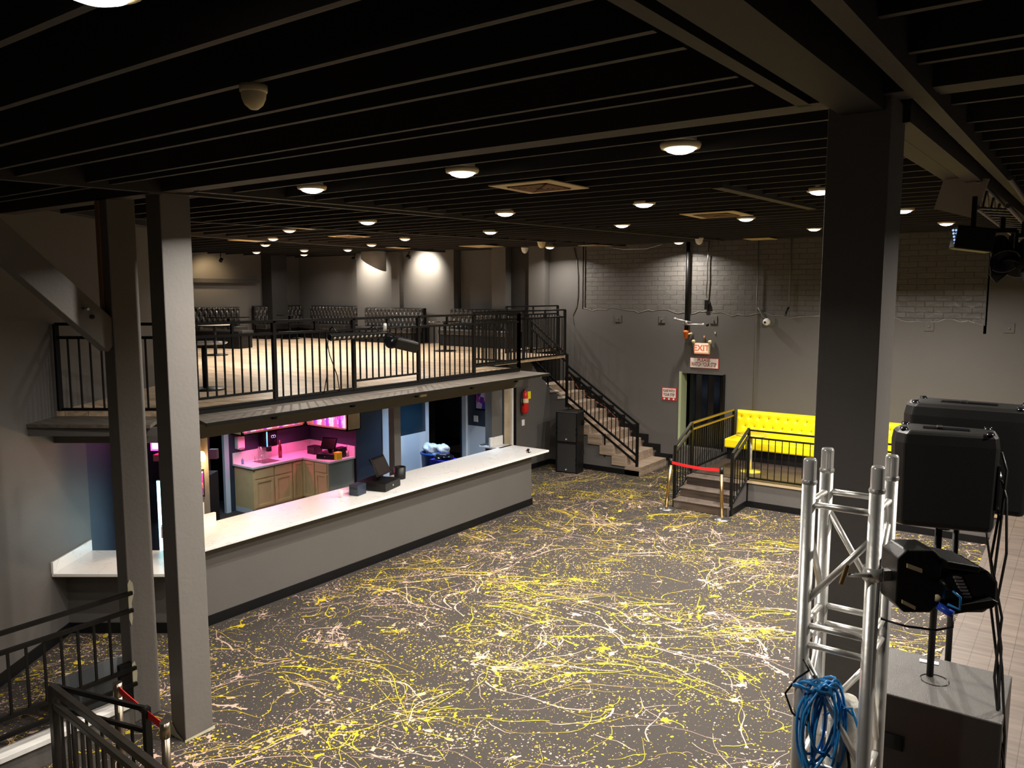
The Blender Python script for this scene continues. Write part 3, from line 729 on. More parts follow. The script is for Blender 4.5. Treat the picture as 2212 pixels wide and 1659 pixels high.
# ------------------------------------------------------------------ wall clutter on the far wall
ex_ = thing('exit_sign', 'lit exit sign with two round emergency lamps above the door', 'exit sign', (-7.23, YF-.06, 2.9))
MB().box(-7.42, -7.05, YF-.09, YF-.02, 2.80, 3.03).build('housing', OFFW, ex_, .005)
MB().box(-7.40, -7.07, YF-.096, YF-.091, 2.81, 3.02).build('face', EXITW, ex_)
MB().box(-7.41, -7.06, YF-.085, YF-.03, 2.78, 2.80).build('red_edge', EXITR, ex_)
text('lettering', 'EXIT', .19, (-7.235, YF-.098, 2.912), (R(90), 0, 0), mat('exit_letter', (.6, .12, .05), .5, emit=(1, .3, .15), es=.25), ex_, .001)
for s_ in (-1, 1):
    MB().lathe([(0, .03), (.035, .03), (.045, .0), (.03, -.05), (0, -.06)], (-7.235+s_*.20, YF-.09, 3.06), 20, axis=(0, -1, -.3)).build('emergency_lamp', OFFW, ex_)
MB().cyl((-7.2, YF-.03, 3.04), (-7.2, YF-.03, 3.20), .018).build('conduit', COPPER, ex_)
s1 = thing('warning_sign', 'wide white PLEASE WATCH YOUR STEP sign above the exit doorway', 'sign', (-7.2, YF-.01, 2.56))
MB().box(-7.54, -6.84, YF-.012, YF-.001, 2.44, 2.68).build('border', SIGNR, s1)
MB().box(-7.53, -6.855, YF-.016, YF-.0125, 2.45, 2.67).build('panel', SIGNW, s1)
text('lettering', 'PLEASE', .10, (-7.2, YF-.018, 2.625), (R(90), 0, 0), REDLET, s1, .001, sx=1.0)
text('lettering', 'WATCH YOUR STEP', .135, (-7.2, YF-.018, 2.525), (R(90), 0, 0), REDLET, s1, .001, sx=.50)
s2 = thing('warning_sign', 'small red bordered PLEASE WATCH YOUR STEP sign beside the exit door', 'sign', (-8.05, YF-.01, 1.77))
MB().box(-8.25, -7.86, YF-.012, YF-.001, 1.62, 1.93).build('border', SIGNR, s2)
MB().box(-8.225, -7.885, YF-.016, YF-.0125, 1.69, 1.91).build('panel', SIGNW, s2)
text('lettering', 'PLEASE WATCH', .085, (-8.055, YF-.018, 1.85), (R(90), 0, 0), REDLET, s2, .001, sx=.50)
text('lettering', 'YOUR STEP', .095, (-8.055, YF-.018, 1.755), (R(90), 0, 0), REDLET, s2, .001, sx=.60)
for dx in (-.12, 0, .12): MB().cyl((-8.055+dx, YF-.0125, 1.655), (-8.055+dx, YF-.017, 1.655), .024, seg=14).build('dot', SIGNW, s2)
pi_ = thing('sprinkler_riser', 'dark steel sprinkler pipe with orange valve above the exit door', 'pipe', (-7.62, YF-.1, 3.2))
MB().cyl((-7.62, YF-.09, 3.32), (-7.62, YF-.09, ZC+.25), .045, seg=16).build('pipe', IRON, pi_)
MB().lathe([(.02, 0), (.05, .02), (.055, .12), (.07, .14), (.07, .19), (.03, .2)], (-7.62, YF-.10, 3.12), 18).build('valve', ORANGE, pi_)
MB().cyl((-7.6, YF-.1, 3.22), (-7.46, YF-.12, 3.25), .022).build('valve_stub', OFFW, pi_)
cb_ = thing('clamped_bars', 'pair of silver clamp bars fixed across the sprinkler pipe', 'clamp bars', (-7.6, YF-.12, 3.5))
MB().cyl((-7.82, YF-.28, 3.58), (-7.5, YF-.10, 3.5), .02).build('bar', SILV, cb_)
MB().cyl((-7.68, YF-.15, 3.45), (-7.15, YF-.15, 3.46), .02).build('bar', SILV, cb_)
for x, y, zz in ((-7.82, YF-.28, 3.58), (-7.6, YF-.15, 3.5), (-7.18, YF-.15, 3.455), (-7.08, YF-.15, 3.455)):
    MB().lathe([(0, -.035), (.03, -.03), (.035, 0), (.03, .03), (0, .035)], (x, y, zz), 14).build('clamp', SILV if x < -7.1 else BLKPL, cb_)
cd = thing('conduit', 'silver flexible conduit ending in a black junction box above the exit sign', 'conduit', (-7.16, YF-.03, 4))
MB().tube([(-7.12, YF-.03, ZC+.2), (-7.17, YF-.03, 4.9), (-7.16, YF-.03, 4.5), (-7.18, YF-.03, 4.15), (-7.15, YF-.03, 4.06)], .014, 8).build('tube', STEEL, cd)
MB().box(-7.21, -7.12, YF-.05, YF-.001, 3.80, 4.02).build('junction_box', IRON, cd, .004)
cd2 = thing('conduit', 'thin painted conduit running down the far wall to the yellow sofa', 'conduit', (-5.98, YF-.02, 3))
MB().cyl((-6.0, YF-.02, 1.55), (-6.0, YF-.02, ZC+.2), .012, seg=8).build('tube', COLP, cd2)
cd3 = thing('conduit', 'short painted conduit above the broken plaster near the bullet camera', 'conduit', (-5.3, YF-.02, 4.2))
MB().cyl((-5.3, YF-.0, 3.85), (-5.3, YF-.0, ZC+.2), .014, seg=8).build('tube', COLP, cd3)
MB().tube([(-5.3, YF-.01, 3.87), (-5.33, YF-.05, 3.8), (-5.34, YF-.05, 3.72)], .02, 8).build('elbow', IRON, cd3)
hc = tag(MB().tube([(-10.75, YF-.02, ZC), (-10.66, YF-.02, 5.0), (-10.62, YF-.02, 4.6), (-10.62, YF-.02, 4.1), (-10.66, YF-.02, 3.85), (-10.78, YF-.02, 3.62), (-10.74, YF-.02, 3.42)], .012, 6).build('hanging_cable', STEEL), 'loose grey cable hanging down the wall over the stair head', 'cable')
hc2 = tag(MB().tube([(-9.7, 17.3, ZC-.02), (-9.2, 17.3, ZC-.10), (-8.6, 17.3, ZC-.11), (-8.2, 17.3, ZC-.02)], .012, 6).build('hanging_cable', STEEL), 'grey cable sagging below the ceiling joists near the brick wall', 'cable')
bc = thing('bullet_camera', 'white round security camera on the brick wall right of the exit sign', 'camera', (-5.75, YF-.08, 3.55))
MB().lathe([(0, .09), (.05, .085), (.075, .05), (.08, 0), (.06, -.04), (0, -.05)], (-5.74, YF-.09, 3.55), 24, axis=(.1, -1, -.1)).build('body', WHITE, bc)
MB().lathe([(0, .002), (.025, 0)], (-5.75, YF-.185, 3.54), 16, axis=(.1, -1, -.1)).build('lens', BLKGL, bc)
MB().tube([(-5.74, YF-.03, 3.6), (-5.85, YF-.05, 3.66), (-5.92, YF-.03, 3.8), (-5.97, YF-.02, 3.86)], .018, 8).build('cable', COLP, bc)
hpt = thing('hook', 'tiny white hook on the grey wall under the clamp bars', 'hook', (-6.95, YF-.01, 3.27))
MB().box(-6.955, -6.935, YF-.02, YF-.001, 3.25, 3.30).build('hook_body', WHITE, hpt)

# ------------------------------------------------------------------ columns
c2 = thing('support_column', 'thick grey painted timber column standing nearest the marble counter', 'column', (-6.7, 4.05, 0))
MB().box(-6.80, -6.575, 3.90, 4.19, 0, 5.03).build('post', COLP, c2, .008)
MB().box(-6.86, -6.52, 3.86, 4.24, 5.02, 5.10).build('cap', JOIST, c2, .01)
MB().add([(-6.81, 3.89, 0), (-6.57, 3.89, 0), (-6.56, 4.2, 0), (-6.81, 3.89, .16), (-6.70, 3.89, .05), (-6.57, 3.89, .02), (-6.565, 4.2, .03)], [(0,1,4,3), (1,2,6,5)]).build('bare_patch', mat('bare_plaster', (.45, .42, .3), .8, noise=.3), c2)
c1 = thing('support_column', 'slimmer grey timber column carrying the diagonal brace', 'column', (-7.35, 3.95, 0))
MB().box(-7.46, -7.28, 3.80, 4.07, 0, 5.03).build('post', COLP, c1, .008)
MB().box(-7.462, -7.40, 3.786, 3.80, 3.75, 5.0).build('bare_timber', COPPER, c1)
PATCH = mat('bare_plaster', (.45, .42, .3), .8, noise=.3)
def patch(pts, parent, x=-7.279):
    n = len(pts); MB().prism(pts, 0, .004, 0, lambda p, q: (x+q, p[0], p[1])).build('bare_patch', PATCH, parent)
patch([(3.80, 1.05), (3.82, .98), (3.835, 1.05), (3.83, 1.2), (3.86, 1.3), (3.85, 1.40), (3.82, 1.44), (3.80, 1.40)], c1)
patch([(3.80, .42), (3.84, .40), (3.85, .50), (3.83, .62), (3.80, .6)], c1)
br_ = MB().bar((-7.37, 3.84, 3.72), (-7.37, 2.42, 5.08), .16, .26).build('brace', COLP, c1, .006)
MB().cyl((-7.29, 3.55, 4.02), (-7.20, 3.55, 4.02), .012, seg=8).build('bolt', SILV, c1)
MB().cyl((-7.29, 3.62, 3.95), (-7.275, 3.62, 3.95), .02, seg=10).build('bolt_hole', BASEB, c1)
c3 = thing('support_column', 'wide dark grey column behind the aluminium truss', 'column', (-.88, 3.97, 0))
MB().box(-1.018, -.752, 3.85, 4.17, 0, 5.02).build('post', COLP, c3, .006)

# ------------------------------------------------------------------ ceiling lights
def lamp(x, y, label, power=55, z=ZC, col=(1, .925, .82), group=None, size=.085, visible=True):
    x, y, z = cv(x, y); z += .022
    t = thing('downlight', label, 'ceiling light', (x, y, z), 0, group)
    MB().lathe([(.10, .004), (.122, .002), (.125, -.012), (.118, -.03), (.10, -.034), (.095, -.01)], (x, y, z), 28).build('trim_ring', OFFW, t)
    MB().lathe([(0, -.065), (.045, -.06), (.080, -.047), (.096, -.03), (.098, -.012)], (x, y, z), 28).build('diffuser', GLOW, t)
    MB().cyl((x, y, z), (x, y, z+.18), .095, seg=20).build('can', JOIST, t)
    l = bpy.data.lights.new('lamp_light', 'AREA'); l.shape = 'DISK'; l.size = size; l.energy = power; l.color = col; l.spread = R(150)
    o = bpy.data.objects.new('lamp_light', l); C.objects.link(o); o.parent = t; o.location = (0, 0, -.075)
    return t
G = 'recessed downlights between the joists'
P0, PB = 118, 66
lamps = [
 (-7.15, 6.07, 'recessed downlight over the near end of the bar, closest to the left timber column', P0),
 (-5.01, 6.11, 'recessed downlight near the big cream air vent on its camera side', P0),
 (-2.76, 6.14, 'largest looking recessed downlight, next to the wide dark column', P0),
 (-9.66, 9.34, 'recessed downlight above the middle of the balcony railing', PB*.55),
 (-7.0, 9.52, 'recessed downlight just behind the big cream air vent', P0),
 (-4.82, 9.62, 'recessed downlight halfway between the column and the big cream vent', P0),
 (-2.59, 9.61, 'recessed downlight half hidden by the edge of the wide dark column', P0),
 (-12.16, 9.76, 'recessed downlight beside the long cream vent over the lounge', PB*1.5),
 (-11.97, 12.66, 'recessed downlight over the middle of the lounge floor', PB*1.4),
 (-9.33, 12.21, 'recessed downlight above the balcony corner near the stairs', PB*.6),
 (-6.58, 12.32, 'recessed downlight in front of the exit door, second row from the brick wall', P0*1.7),
 (-4.45, 12.41, 'recessed downlight beside the far cream vent over the yellow sofa', P0*1.5),
 (-4.13, 15.04, 'recessed downlight nearest the yellow sofa with a loose trim strip', P0*1.8),
 (-11.14, 17.05, 'recessed downlight against the wall at the head of the stairs', PB*.8),
 (-7.72, 17.2, 'recessed downlight directly above the sprinkler pipe', PB*1.0),
 (-14.06, 13.71, 'recessed downlight next to the small square vent of the lounge', PB),
 (-16.18, 14.9, 'small recessed downlight in front of the brightly lit pilaster', PB),
 (-14.25, 11.0, 'recessed downlight touching the left lounge vent', PB),
 (-16.13, 12.22, 'recessed downlight behind the left lounge vent', PB),
 (-19.15, 14.2, 'farthest recessed downlight towards the dark corner of the lounge', PB*.4),
 (-17.3, 14.36, 'upper one of two stacked downlights over the corner booth', PB*.35),
 (-19.11, 15.85, 'lower one of two stacked downlights over the corner booth', PB*.3),
 (-2.03, 15.17, 'recessed downlight left of the stage lighting rig', P0*1.7),
 (-2.22, 12.5, 'recessed downlight peeking past the far side of the wide column', P0*1.2),
 (-14.65, 8.4, 'recessed downlight seen in the gap between the two timber columns', PB*.8),
 (-3.19, 1.67, 'near downlight at the upper left corner above the camera', P0*.38),
]
for x, y, lb, p in lamps: lamp(x, y, lb, p)
# unseen downlights over the stage, inferred from the lit side of the wide column
for x, y, p, n in ((1.0, 10.5, 150, 'middle of the stage'), (1.6, 6.2, 140, 'near part of the stage')): lamp(x, y, 'downlight outside the picture over the %s' % n, p)
def spot(label, x, y, z, tx, ty, tz, power, ang=75, col=(1, .9, .74)):
    z = CZ(y)-.12
    t = thing('wall_spotlight', label, 'spotlight', (x, y, z))
    d = (Vector((tx, ty, tz))-Vector((x, y, z))).normalized(); c = Vector((x, y, z))
    MB().cyl(c-d*.08, c+d*.02, .045, .055, seg=20).build('can', BLKPL, t)
    MB().cyl(c+d*.021, c+d*.026, .045, seg=20).build('lens', GLOW, t)
    MB().cyl((x, y, z), (x, y, ZC+.02), .012, seg=8).build('stem', BLKPL, t)
    l = bpy.data.lights.new('lamp_light', 'SPOT'); l.energy = power; l.spot_size = R(ang); l.spot_blend = .8; l.shadow_soft_size = .04; l.color = col
    o = bpy.data.objects.new('lamp_light', l); C.objects.link(o); o.parent = t; o.location = d*.05; o.rotation_euler = d.to_track_quat('-Z', 'Y').to_euler()
spot('small ceiling spotlight washing the pilaster left of the hanging duct', -17.75, 16.6, ZC-.12, -17.75, 17.3, 4.85, 260, 110)
spot('small ceiling spotlight washing the pilaster right of the hanging duct', -15.55, 16.6, ZC-.12, -15.55, 17.3, 4.85, 280, 110)
spot('bare bright spotlight near the dark ledge of the lounge end wall', -20.7, 14.1, ZC-.15, -21.4, 14.2, 4.6, 60, 120, (1, .72, .38))
spot('spotlight added to brighten the lounge end wall between the two columns', -20.6, 12.1, ZC-.12, -21.5, 12.0, 4.8, 190, 100)  # added lamp, brightens the piece of wall between the columns

# ------------------------------------------------------------------ vents, domes
def vent(x, y, w, label, rot=0, open_=True, z=ZC-.005):
    x, y, z = cv(x, y); w *= .792/(1.18-.022*y)**1 if False else 1
    t = thing('air_vent', label, 'air vent', (x, y, z-.004))
    MB().box(-w/2, w/2, -w/2, w/2, -.012, 0).build('frame', CREAM, t, .004, local=True)
    if open_:
        m = MB()
        for k in range(5):
            s = w*(.31-.055*k)
            if s > .02: m.box(-s, s, -s, -s+.016, -.022, -.012).box(-s, s, s-.016, s, -.022, -.012).box(-s, -s+.016, -s, s, -.022, -.012).box(s-.016, s, -s, s, -.022, -.012)
        m.build('louvre', COPPER, t, local=True)
        MB().box(-w*.33, w*.33, -w*.33, w*.33, -.0135, -.0125).build('backing', BASEB, t, local=True)
    return t
vent(-4.96, 7.37, .62, 'big square cream ceiling vent with open louvres over the dance floor')
vent(-4.55, 11.45, .7, 'square cream ceiling vent over the dance floor in front of the yellow sofa')
vent(-9.8, 17.0, .6, 'cream ceiling vent above the staircase by the brick wall')
vent(-5.77, 17.0, .55, 'small cream ceiling vent close to the brick wall above the bullet camera', open_=False)
vent(-9.81, 11.2, .62, 'cream ceiling vent straight above the balcony railing', open_=False)
vent(-12.32, 11.39, .62, 'cream ceiling vent with a dark slot in the middle of the lounge ceiling')
vent(-14.42, 14.86, .6, 'cream ceiling vent near the hanging round duct', open_=False)
vent(-11.1, 9.3, .9, 'long cream vent in two panels beside the lounge downlight', open_=False)
vent(-14.86, 10.92, .75, 'cream ceiling vent nearest the dark lounge corner', open_=False)
vent(-12.2, 15.6, .8, 'wide cream ceiling vent before the black recess of the lounge wall', open_=False)
def dome(x, y, z, r, label, m=OFFW, cat='detector', nm='ceiling_dome'):
    x, y, z = cv(x, y)
    t = thing(nm, label, cat, (x, y, z))
    MB().lathe([(0, 0), (r, 0), (r*.98, -r*.45), (r*.9, -r*.5)], (x, y, z), 28).build('base', m, t)
    MB().lathe([(r*.9, -r*.5), (r*.85, -r*.9), (r*.65, -r*1.35), (r*.3, -r*1.65), (0, -r*1.7)], (x, y, z), 28).build('dome', m, t)
    return t
dome(-3.94, 2.94, ZC, .056, 'cream dome detector hanging from the nearest joist')
dome(-9.93, 14.86, ZC, .1, 'cream dome camera under the ceiling near the stair head', nm='ceiling_camera', cat='camera')
dome(-6.7, 15.94, ZC, .085, 'white dome camera under the ceiling in front of the conduit', WHITE, nm='ceiling_camera', cat='camera')
dome(-11.6, 16.6, ZC, .09, 'white dome camera against the pilaster beside the black recess', WHITE, nm='ceiling_camera', cat='camera')
du = thing('round_duct', 'dark round duct cut off at a slant in front of the lounge pilasters', 'duct', (-16.9, 16.6, ZC))
n = 28; vs = []
for k in range(n):
    t = 2*math.pi*k/n; vs.append((-16.9+.36*math.cos(t), 16.55+.36*math.sin(t), ZC+.05))
for k in range(n):
    t = 2*math.pi*k/n; vs.append((-16.9+.36*math.cos(t), 16.55+.36*math.sin(t), ZC-.32-.20*math.cos(t-.3)))
MB().add(vs, [(k, (k+1) % n, n+(k+1) % n, n+k) for k in range(n)] + [tuple(range(n, 2*n))], 0, True).build('duct_body', COLP, du)

# ------------------------------------------------------------------ aluminium truss in the foreground
def truss_tower(label):
    A, B, Cc, D = (-.755, 2.82), (-.755, 3.05), (-.535, 2.82), (-.535, 3.05)
    t = thing('box_truss', label, 'truss', (-.645, 2.93, 0))
    ZT = 3.50
    for p in (A, B, Cc, D):
        MB().cyl((*p, 1.03), (*p, ZT), .024, seg=24).build('chord', ALU, t)
        MB().lathe([(.0225, 0), (.0225, .075), (.020, .082), (.017, .082), (.017, .06), (0, .06)], (*p, ZT), 24).build('coupler', mat('bright_coupler', (.85, .84, .82), .2, .35), t)
        MB().lathe([(.0245, -.008), (.027, 0), (.0245, .008)], (*p, ZT), 24).build('weld_ring', WELD, t)
    def br(a, z0, b, z1):
        a3, b3 = Vector((*a, z0)), Vector((*b, z1))
        MB().cyl(a3, b3, .0115, seg=16).lathe([(.018, 0), (.013, .022)], a3, 14, axis=b3-a3).lathe([(.018, 0), (.013, .022)], b3, 14, axis=a3-b3).build('brace', ALU, t)
    zs = [3.42, 2.98, 2.91, 2.47, 2.0, 1.55, 1.1]
    faces = [(A, Cc), (B, D), (A, B), (Cc, D)]
    for i, z in enumerate(zs):
        for a, b in faces: br(a, z, b, z)
    for i in (0, 2, 3, 4, 5):
        z0, z1 = zs[i]-.03, zs[i+1]+.03
        if i == 0:
            br(B, z0-.02, D, z1); br(Cc, z0-.05, A, z1+.05); br(D, z0-.03, Cc, z1+.02); br(A, z0-.03, B, z1+.02)
        elif i % 2 == 0:
            br(A, z0, Cc, z1); br(D, z0-.03, B, z1+.03); br(B, z0, A, z1); br(Cc, z0, D, z1)
        else:
            br(Cc, z0, A, z1); br(B, z0, D, z1); br(A, z0, B, z1); br(D, z0, Cc, z1)
    MB().box(-.74, -.36, 2.66, 3.20, 1.0, 1.025).build('base_plate', STEEL, t)
    return t
truss_tower('upright aluminium box truss standing in the foreground before the wide column')

# clamp with moving light on the truss
mh = thing('moving_head_light', 'black moving head stage light clamped to the aluminium truss', 'stage light', (-.45, 2.95, 3.2))
bx = Vector((-.40, 2.86, 3.205))
def fr(a, b, c): # a: along +r(right), b: along view depth, c: up
    return (bx.x + a*cy_ - b*sy_, bx.y + a*sy_ + b*cy_, bx.z + c)
def oct_prism(w, h, dpt, cx, cc, b0, mi=0, ch=.3):
    k = min(w, h)*ch; P = [(-w/2+k, -h/2), (w/2-k, -h/2), (w/2, -h/2+k), (w/2, h/2-k), (w/2-k, h/2), (-w/2+k, h/2), (-w/2, h/2-k), (-w/2, -h/2+k)]
    return MB().prism([(x+cx, y+cc) for x, y in P], b0, b0+dpt, mi, lambda p, z: fr(p[0], z, p[1]))
oct_prism(.145, .215, .12, -.010, .005, -.02, ch=.2).build('base', BLKPL, mh, .006)
oct_prism(.20, .15, .17, .155, -.03, -.02, ch=.28).build('head', BLKGL, mh, .012)
MB().prism([(.07, -.10), (.22, -.075), (.24, -.055), (.22, -.045), (.07, -.07)], -.05, -.02, 0, lambda p, z: fr(p[0], z, p[1])).build('yoke_arm', BLKPL, mh, .004)
MB().prism([(.06, .06), (.17, .045), (.17, .065), (.06, .085)], -.05, .12, 0, lambda p, z: fr(p[0], z, p[1])).build('yoke_arm', BLKPL, mh, .004)
gm = MB()
for i in range(9):
    gm.prism([(.10+.006*i, .025-.011*i), (.125+.006*i, .025-.011*i), (.125+.006*i, .018-.011*i), (.10+.006*i, .018-.011*i)], -.028, -.021, 0, lambda p, z: fr(p[0], z, p[1]))
gm.build('grille', SILV, mh)
MB().prism([(.13, .03), (.165, .03), (.215, -.06), (.18, -.07)], -.026, -.021, 0, lambda p, z: fr(p[0], z, p[1])).build('display_panel', BLKGL, mh)
MB().prism([(-.055, .068), (-.005, .05), (-.005, .036), (-.055, .054)], -.026, -.021, 0, lambda p, z: fr(p[0], z, p[1])).build('sticker', OFFW, mh)
MB().prism([(-.065, -.055), (-.02, -.078), (-.02, -.09), (-.065, -.067)], -.026, -.021, 0, lambda p, z: fr(p[0], z, p[1])).build('sticker', OFFW, mh)
MB().cyl(fr(.055, -.025, -.075), fr(.085, -.06, -.092), .0125).build('power_plug', BLUEC, mh)
MB().lathe([(0, .004), (.012, .004), (.012, 0)], fr(.052, -.02, -.05), 20, axis=(-cy_*0+sy_*.0, -1, 0)).build('round_badge', OFFW, mh)
MB().cyl(fr(.06, -.02, .01), fr(.08, -.05, -.01), .011).build('socket', BLKPL, mh)
cl = thing('truss_clamp', 'polished half coupler clamp with wing nut on the truss', 'clamp', (-.535, 2.82, 3.2))
MB().lathe([(.0265, -.022), (.032, -.022), (.032, .022), (.0265, .022)], (-.535, 2.82, 3.215), 28).build('collar', CHROME, cl)
MB().cyl((-.535, 2.79, 3.215), (-.60, 2.755, 3.215), .007).build('bolt', CHROME, cl)
MB().obox((-.61, 2.75, 3.215), (.014, .02, .075), (0, R(15), R(20))).build('wing_nut', GOLD, cl, .005)
MB().bar((-.51, 2.82, 3.215), (-.45, 2.88, 3.215), .03, .035).build('bracket', CHROME, cl)
tag(MB().tube([fr(.085, -.06, -.092), fr(.075, -.08, -.125), fr(.02, -.08, -.135), fr(-.06, -.05, -.135), fr(-.12, .0, -.13)], .004, 8).build('power_cable', BLKPL), 'black cable hanging under the moving head light', 'cable')
tag(MB().tube([fr(.08, -.05, -.01), fr(.10, -.07, -.03), fr(.10, -.07, -.07), fr(.07, -.05, -.06)], .0045, 8).build('data_cable', BLUE), 'short blue cable looping out of the moving head light', 'cable')

# coil of blue cable
random.seed(11)
cbx = thing('cable_coil', 'coil of bright blue cable hanging on the foreground truss', 'cable coil', (-.70, 2.84, 2.7))
m = MB()
for k in range(9):
    pts = []; w = random.uniform(.045, .085); hgt = random.uniform(.16, .26); ox = random.uniform(-.02, .05); oy = random.uniform(-.05, .0); tl = random.uniform(-.3, .3)
    for i in range(26):
        t = 2*math.pi*i/26
        x = ox + w*math.sin(t) + tl*.1*math.cos(t); zz = -hgt*(1-math.cos(t))/2*1.6 + .008*math.sin(5*t+k)
        pts.append((-.70+x*cy_-oy*sy_, 2.80+x*sy_+oy*cy_+.012*math.sin(3*t+k), 2.79+zz))
    m.tube(pts, .0052, 7, closed=True)
m.build('loop', BLUE, cbx)
m = MB()
for k in range(3):
    pts = [(-.70+(.075*math.cos(t+k))*cy_, 2.80+(.075*math.cos(t+k))*sy_+.05*math.sin(t), 2.775+.018*math.sin(2*t+k)) for t in [2*math.pi*i/20 for i in range(20)]]
    m.tube(pts, .0052, 7, closed=True)
m.build('wrap', BLUE, cbx)
cw = thing('cable_bundle', 'white bag with black and blue cable stuffed in the truss', 'cable bundle', (-.60, 2.9, 2.5))
MB().lathe([(0, .22), (.035, .215), (.06, .15), (.065, .0), (.06, -.3), (0, -.32)], (-.615, 2.90, 2.50), 16).build('bag', mat('white_bag', (.6, .57, .5), .5, noise=.3, nscale=20, bump=.8, bscale=25), cw)
MB().tube([(-.57, 2.84, 2.68), (-.62, 2.83, 2.72), (-.67, 2.83, 2.66), (-.68, 2.83, 2.4), (-.66, 2.83, 2.2)], .005, 7).tube([(-.64, 2.83, 2.69), (-.58, 2.82, 2.72), (-.54, 2.83, 2.6), (-.53, 2.83, 2.3)], .005, 7).build('blue_strand', BLUE, cw)
MB().tube([(-.60, 2.835, 2.62), (-.58, 2.83, 2.5), (-.60, 2.83, 2.35), (-.57, 2.83, 2.2)], .006, 7).build('black_strand', BLKPL, cw)
tag(MB().tube([(-.745, 2.80, 2.86), (-.72, 2.79, 2.83), (-.76, 2.785, 2.79), (-.80, 2.79, 2.72), (-.77, 2.78, 2.66), (-.70, 2.78, 2.62)], .004, 7).build('tie_cord', BLKPL), 'thin black tie cord looped around the blue cable coil', 'cord')

# ------------------------------------------------------------------ stage, subwoofers, pole speakers
stg = thing('stage', 'raised stage with grey brown planks and dark side', 'stage', (1, 7, 0))
MB().box(-.86, 3.99, 4.25, 14.4, .94, 1.0).box(-.745 if False else -.80, 3.99, 1.0, 3.80, .94, 1.0).box(-.74, 3.99, 3.80, 4.25, .94, 1.0).build('deck', STAGEW, stg)
MB().box(-.84, 3.95, 4.27, 14.38, 0, .94).box(-.78, 3.95, 1.02, 3.80, 0, .94).box(-.73, 3.95, 3.80, 4.27, 0, .94).build('skirt', mat('stage_side', (.09, .075, .06), .6, noise=.1), stg)
def sub(name, label, x0, x1, y0, y1, z0, z1):
    t = thing(name, label, 'subwoofer', ((x0+x1)/2, (y0+y1)/2, z0))
    MB().box(x0, x1, y0, y1, z0, z1).build('cabinet', mat('sub_black', (.03, .027, .025), .42, bump=.25, bscale=150), t, .008)
    MB().box(x0+.06, x0+.2, y0-.012, y0-.001, z1-.30, z1-.22).build('handle', BLKGL, t)
    MB().lathe([(.075, 0), (.075, .002), (.068, .002), (.068, 0)], ((x0+x1)/2-.03, (y0+y1)/2, z1), 30).build('pole_cup', BLKGL, t)
    return t
sub('subwoofer', 'black subwoofer with the speaker pole, top of the stack at the stage edge', -.86, -.22, 4.52, 5.15, 1.50, 2.0)
sub('subwoofer', 'black subwoofer under another at the stage edge, mostly in shadow', -.86, -.22, 4.55, 5.15, 1.0, 1.499)
tag(MB().cyl((-.60, 4.88, 2.001), (-.60, 4.88, 2.92), .0185, seg=20).build('speaker_pole', BLKPL), 'black speaker pole rising from the subwoofer top', 'pole')
def top_spk(name, label, x, y, z, rot, w=.47, d=.37, h=.50):
    t = thing(name, label, 'speaker', (x, y, z), R(rot))
    # plan outline: rounded baffle at -x end, flat back at +x
    P = [(-w/2+.06, -d/2), (w/2-.02, -d/2+.04), (w/2, -d/2+.06), (w/2, d/2-.06), (w/2-.02, d/2-.04), (-w/2+.06, d/2), (-w/2+.01, d/2-.05), (-w/2-.012, 0), (-w/2+.01, -d/2+.05)]
    b = MB(); n = len(P); vs = []
    for zz, s in ((0, .93), (.03, .97), (h-.07, 1), (h-.02, .97), (h, .90)): vs += [(p[0]*s, p[1]*s, zz) for p in P]
    fs = [tuple(reversed(range(n))), tuple(range(4*n, 5*n))] + [(j*n+i, j*n+(i+1) % n, (j+1)*n+(i+1) % n, (j+1)*n+i) for j in range(4) for i in range(n)]
    b.add(vs, fs).build('cabinet', BLKPL, t, .01, local=True)
    MB().box(-w*.22, w*.22, -.035, .035, h-.002, h+.004).build('handle_recess', BLKGL, t, local=True)
    MB().bar((-.03, -.035, h+.008), (-.03, .035, h+.008), .03, .012).build('handle_bar', BLKPL, t, .003, local=True)
    for px, py in ((-w*.40, -d*.32), (-w*.40, d*.32), (w*.40, -d*.32), (w*.40, d*.32)):
        MB().lathe([(.022, 0), (.018, .012), (0, .012)], (px, py, h-.001), 16).build('foot', BLKGL, t, local=True)
    MB().box(w/2-.004, w/2+.006, -.10, .10, .12, .36).build('rear_panel', IRON, t, local=True)
    for k in range(3): MB().lathe([(0, .012), (.008, .01), (.01, 0)], (w/2+.006, -.05+.04*k, .30), 10, axis=(1, 0, 0)).build('knob', SILV, t, local=True)
    MB().lathe([(.03, -.03), (.035, 0)], (0.02, 0, 0), 18).build('pole_mount', BLKPL, t, local=True)
    return t
top_spk('loudspeaker', 'black plastic loudspeaker on the pole, nearer of the pair', -.585, 4.80, 2.91, 8, w=.50, d=.30, h=.52)
top_spk('loudspeaker', 'black plastic loudspeaker behind the pole speaker, turned outwards', -.53, 5.28, 2.92, -2, w=.66, d=.36, h=.60)
tag(MB().cyl((-.56, 5.30, 1.0), (-.56, 5.30, 2.88), .0175, seg=16).build('speaker_pole', BLKPL), 'black stand pole carrying the rear loudspeaker behind the column', 'pole')
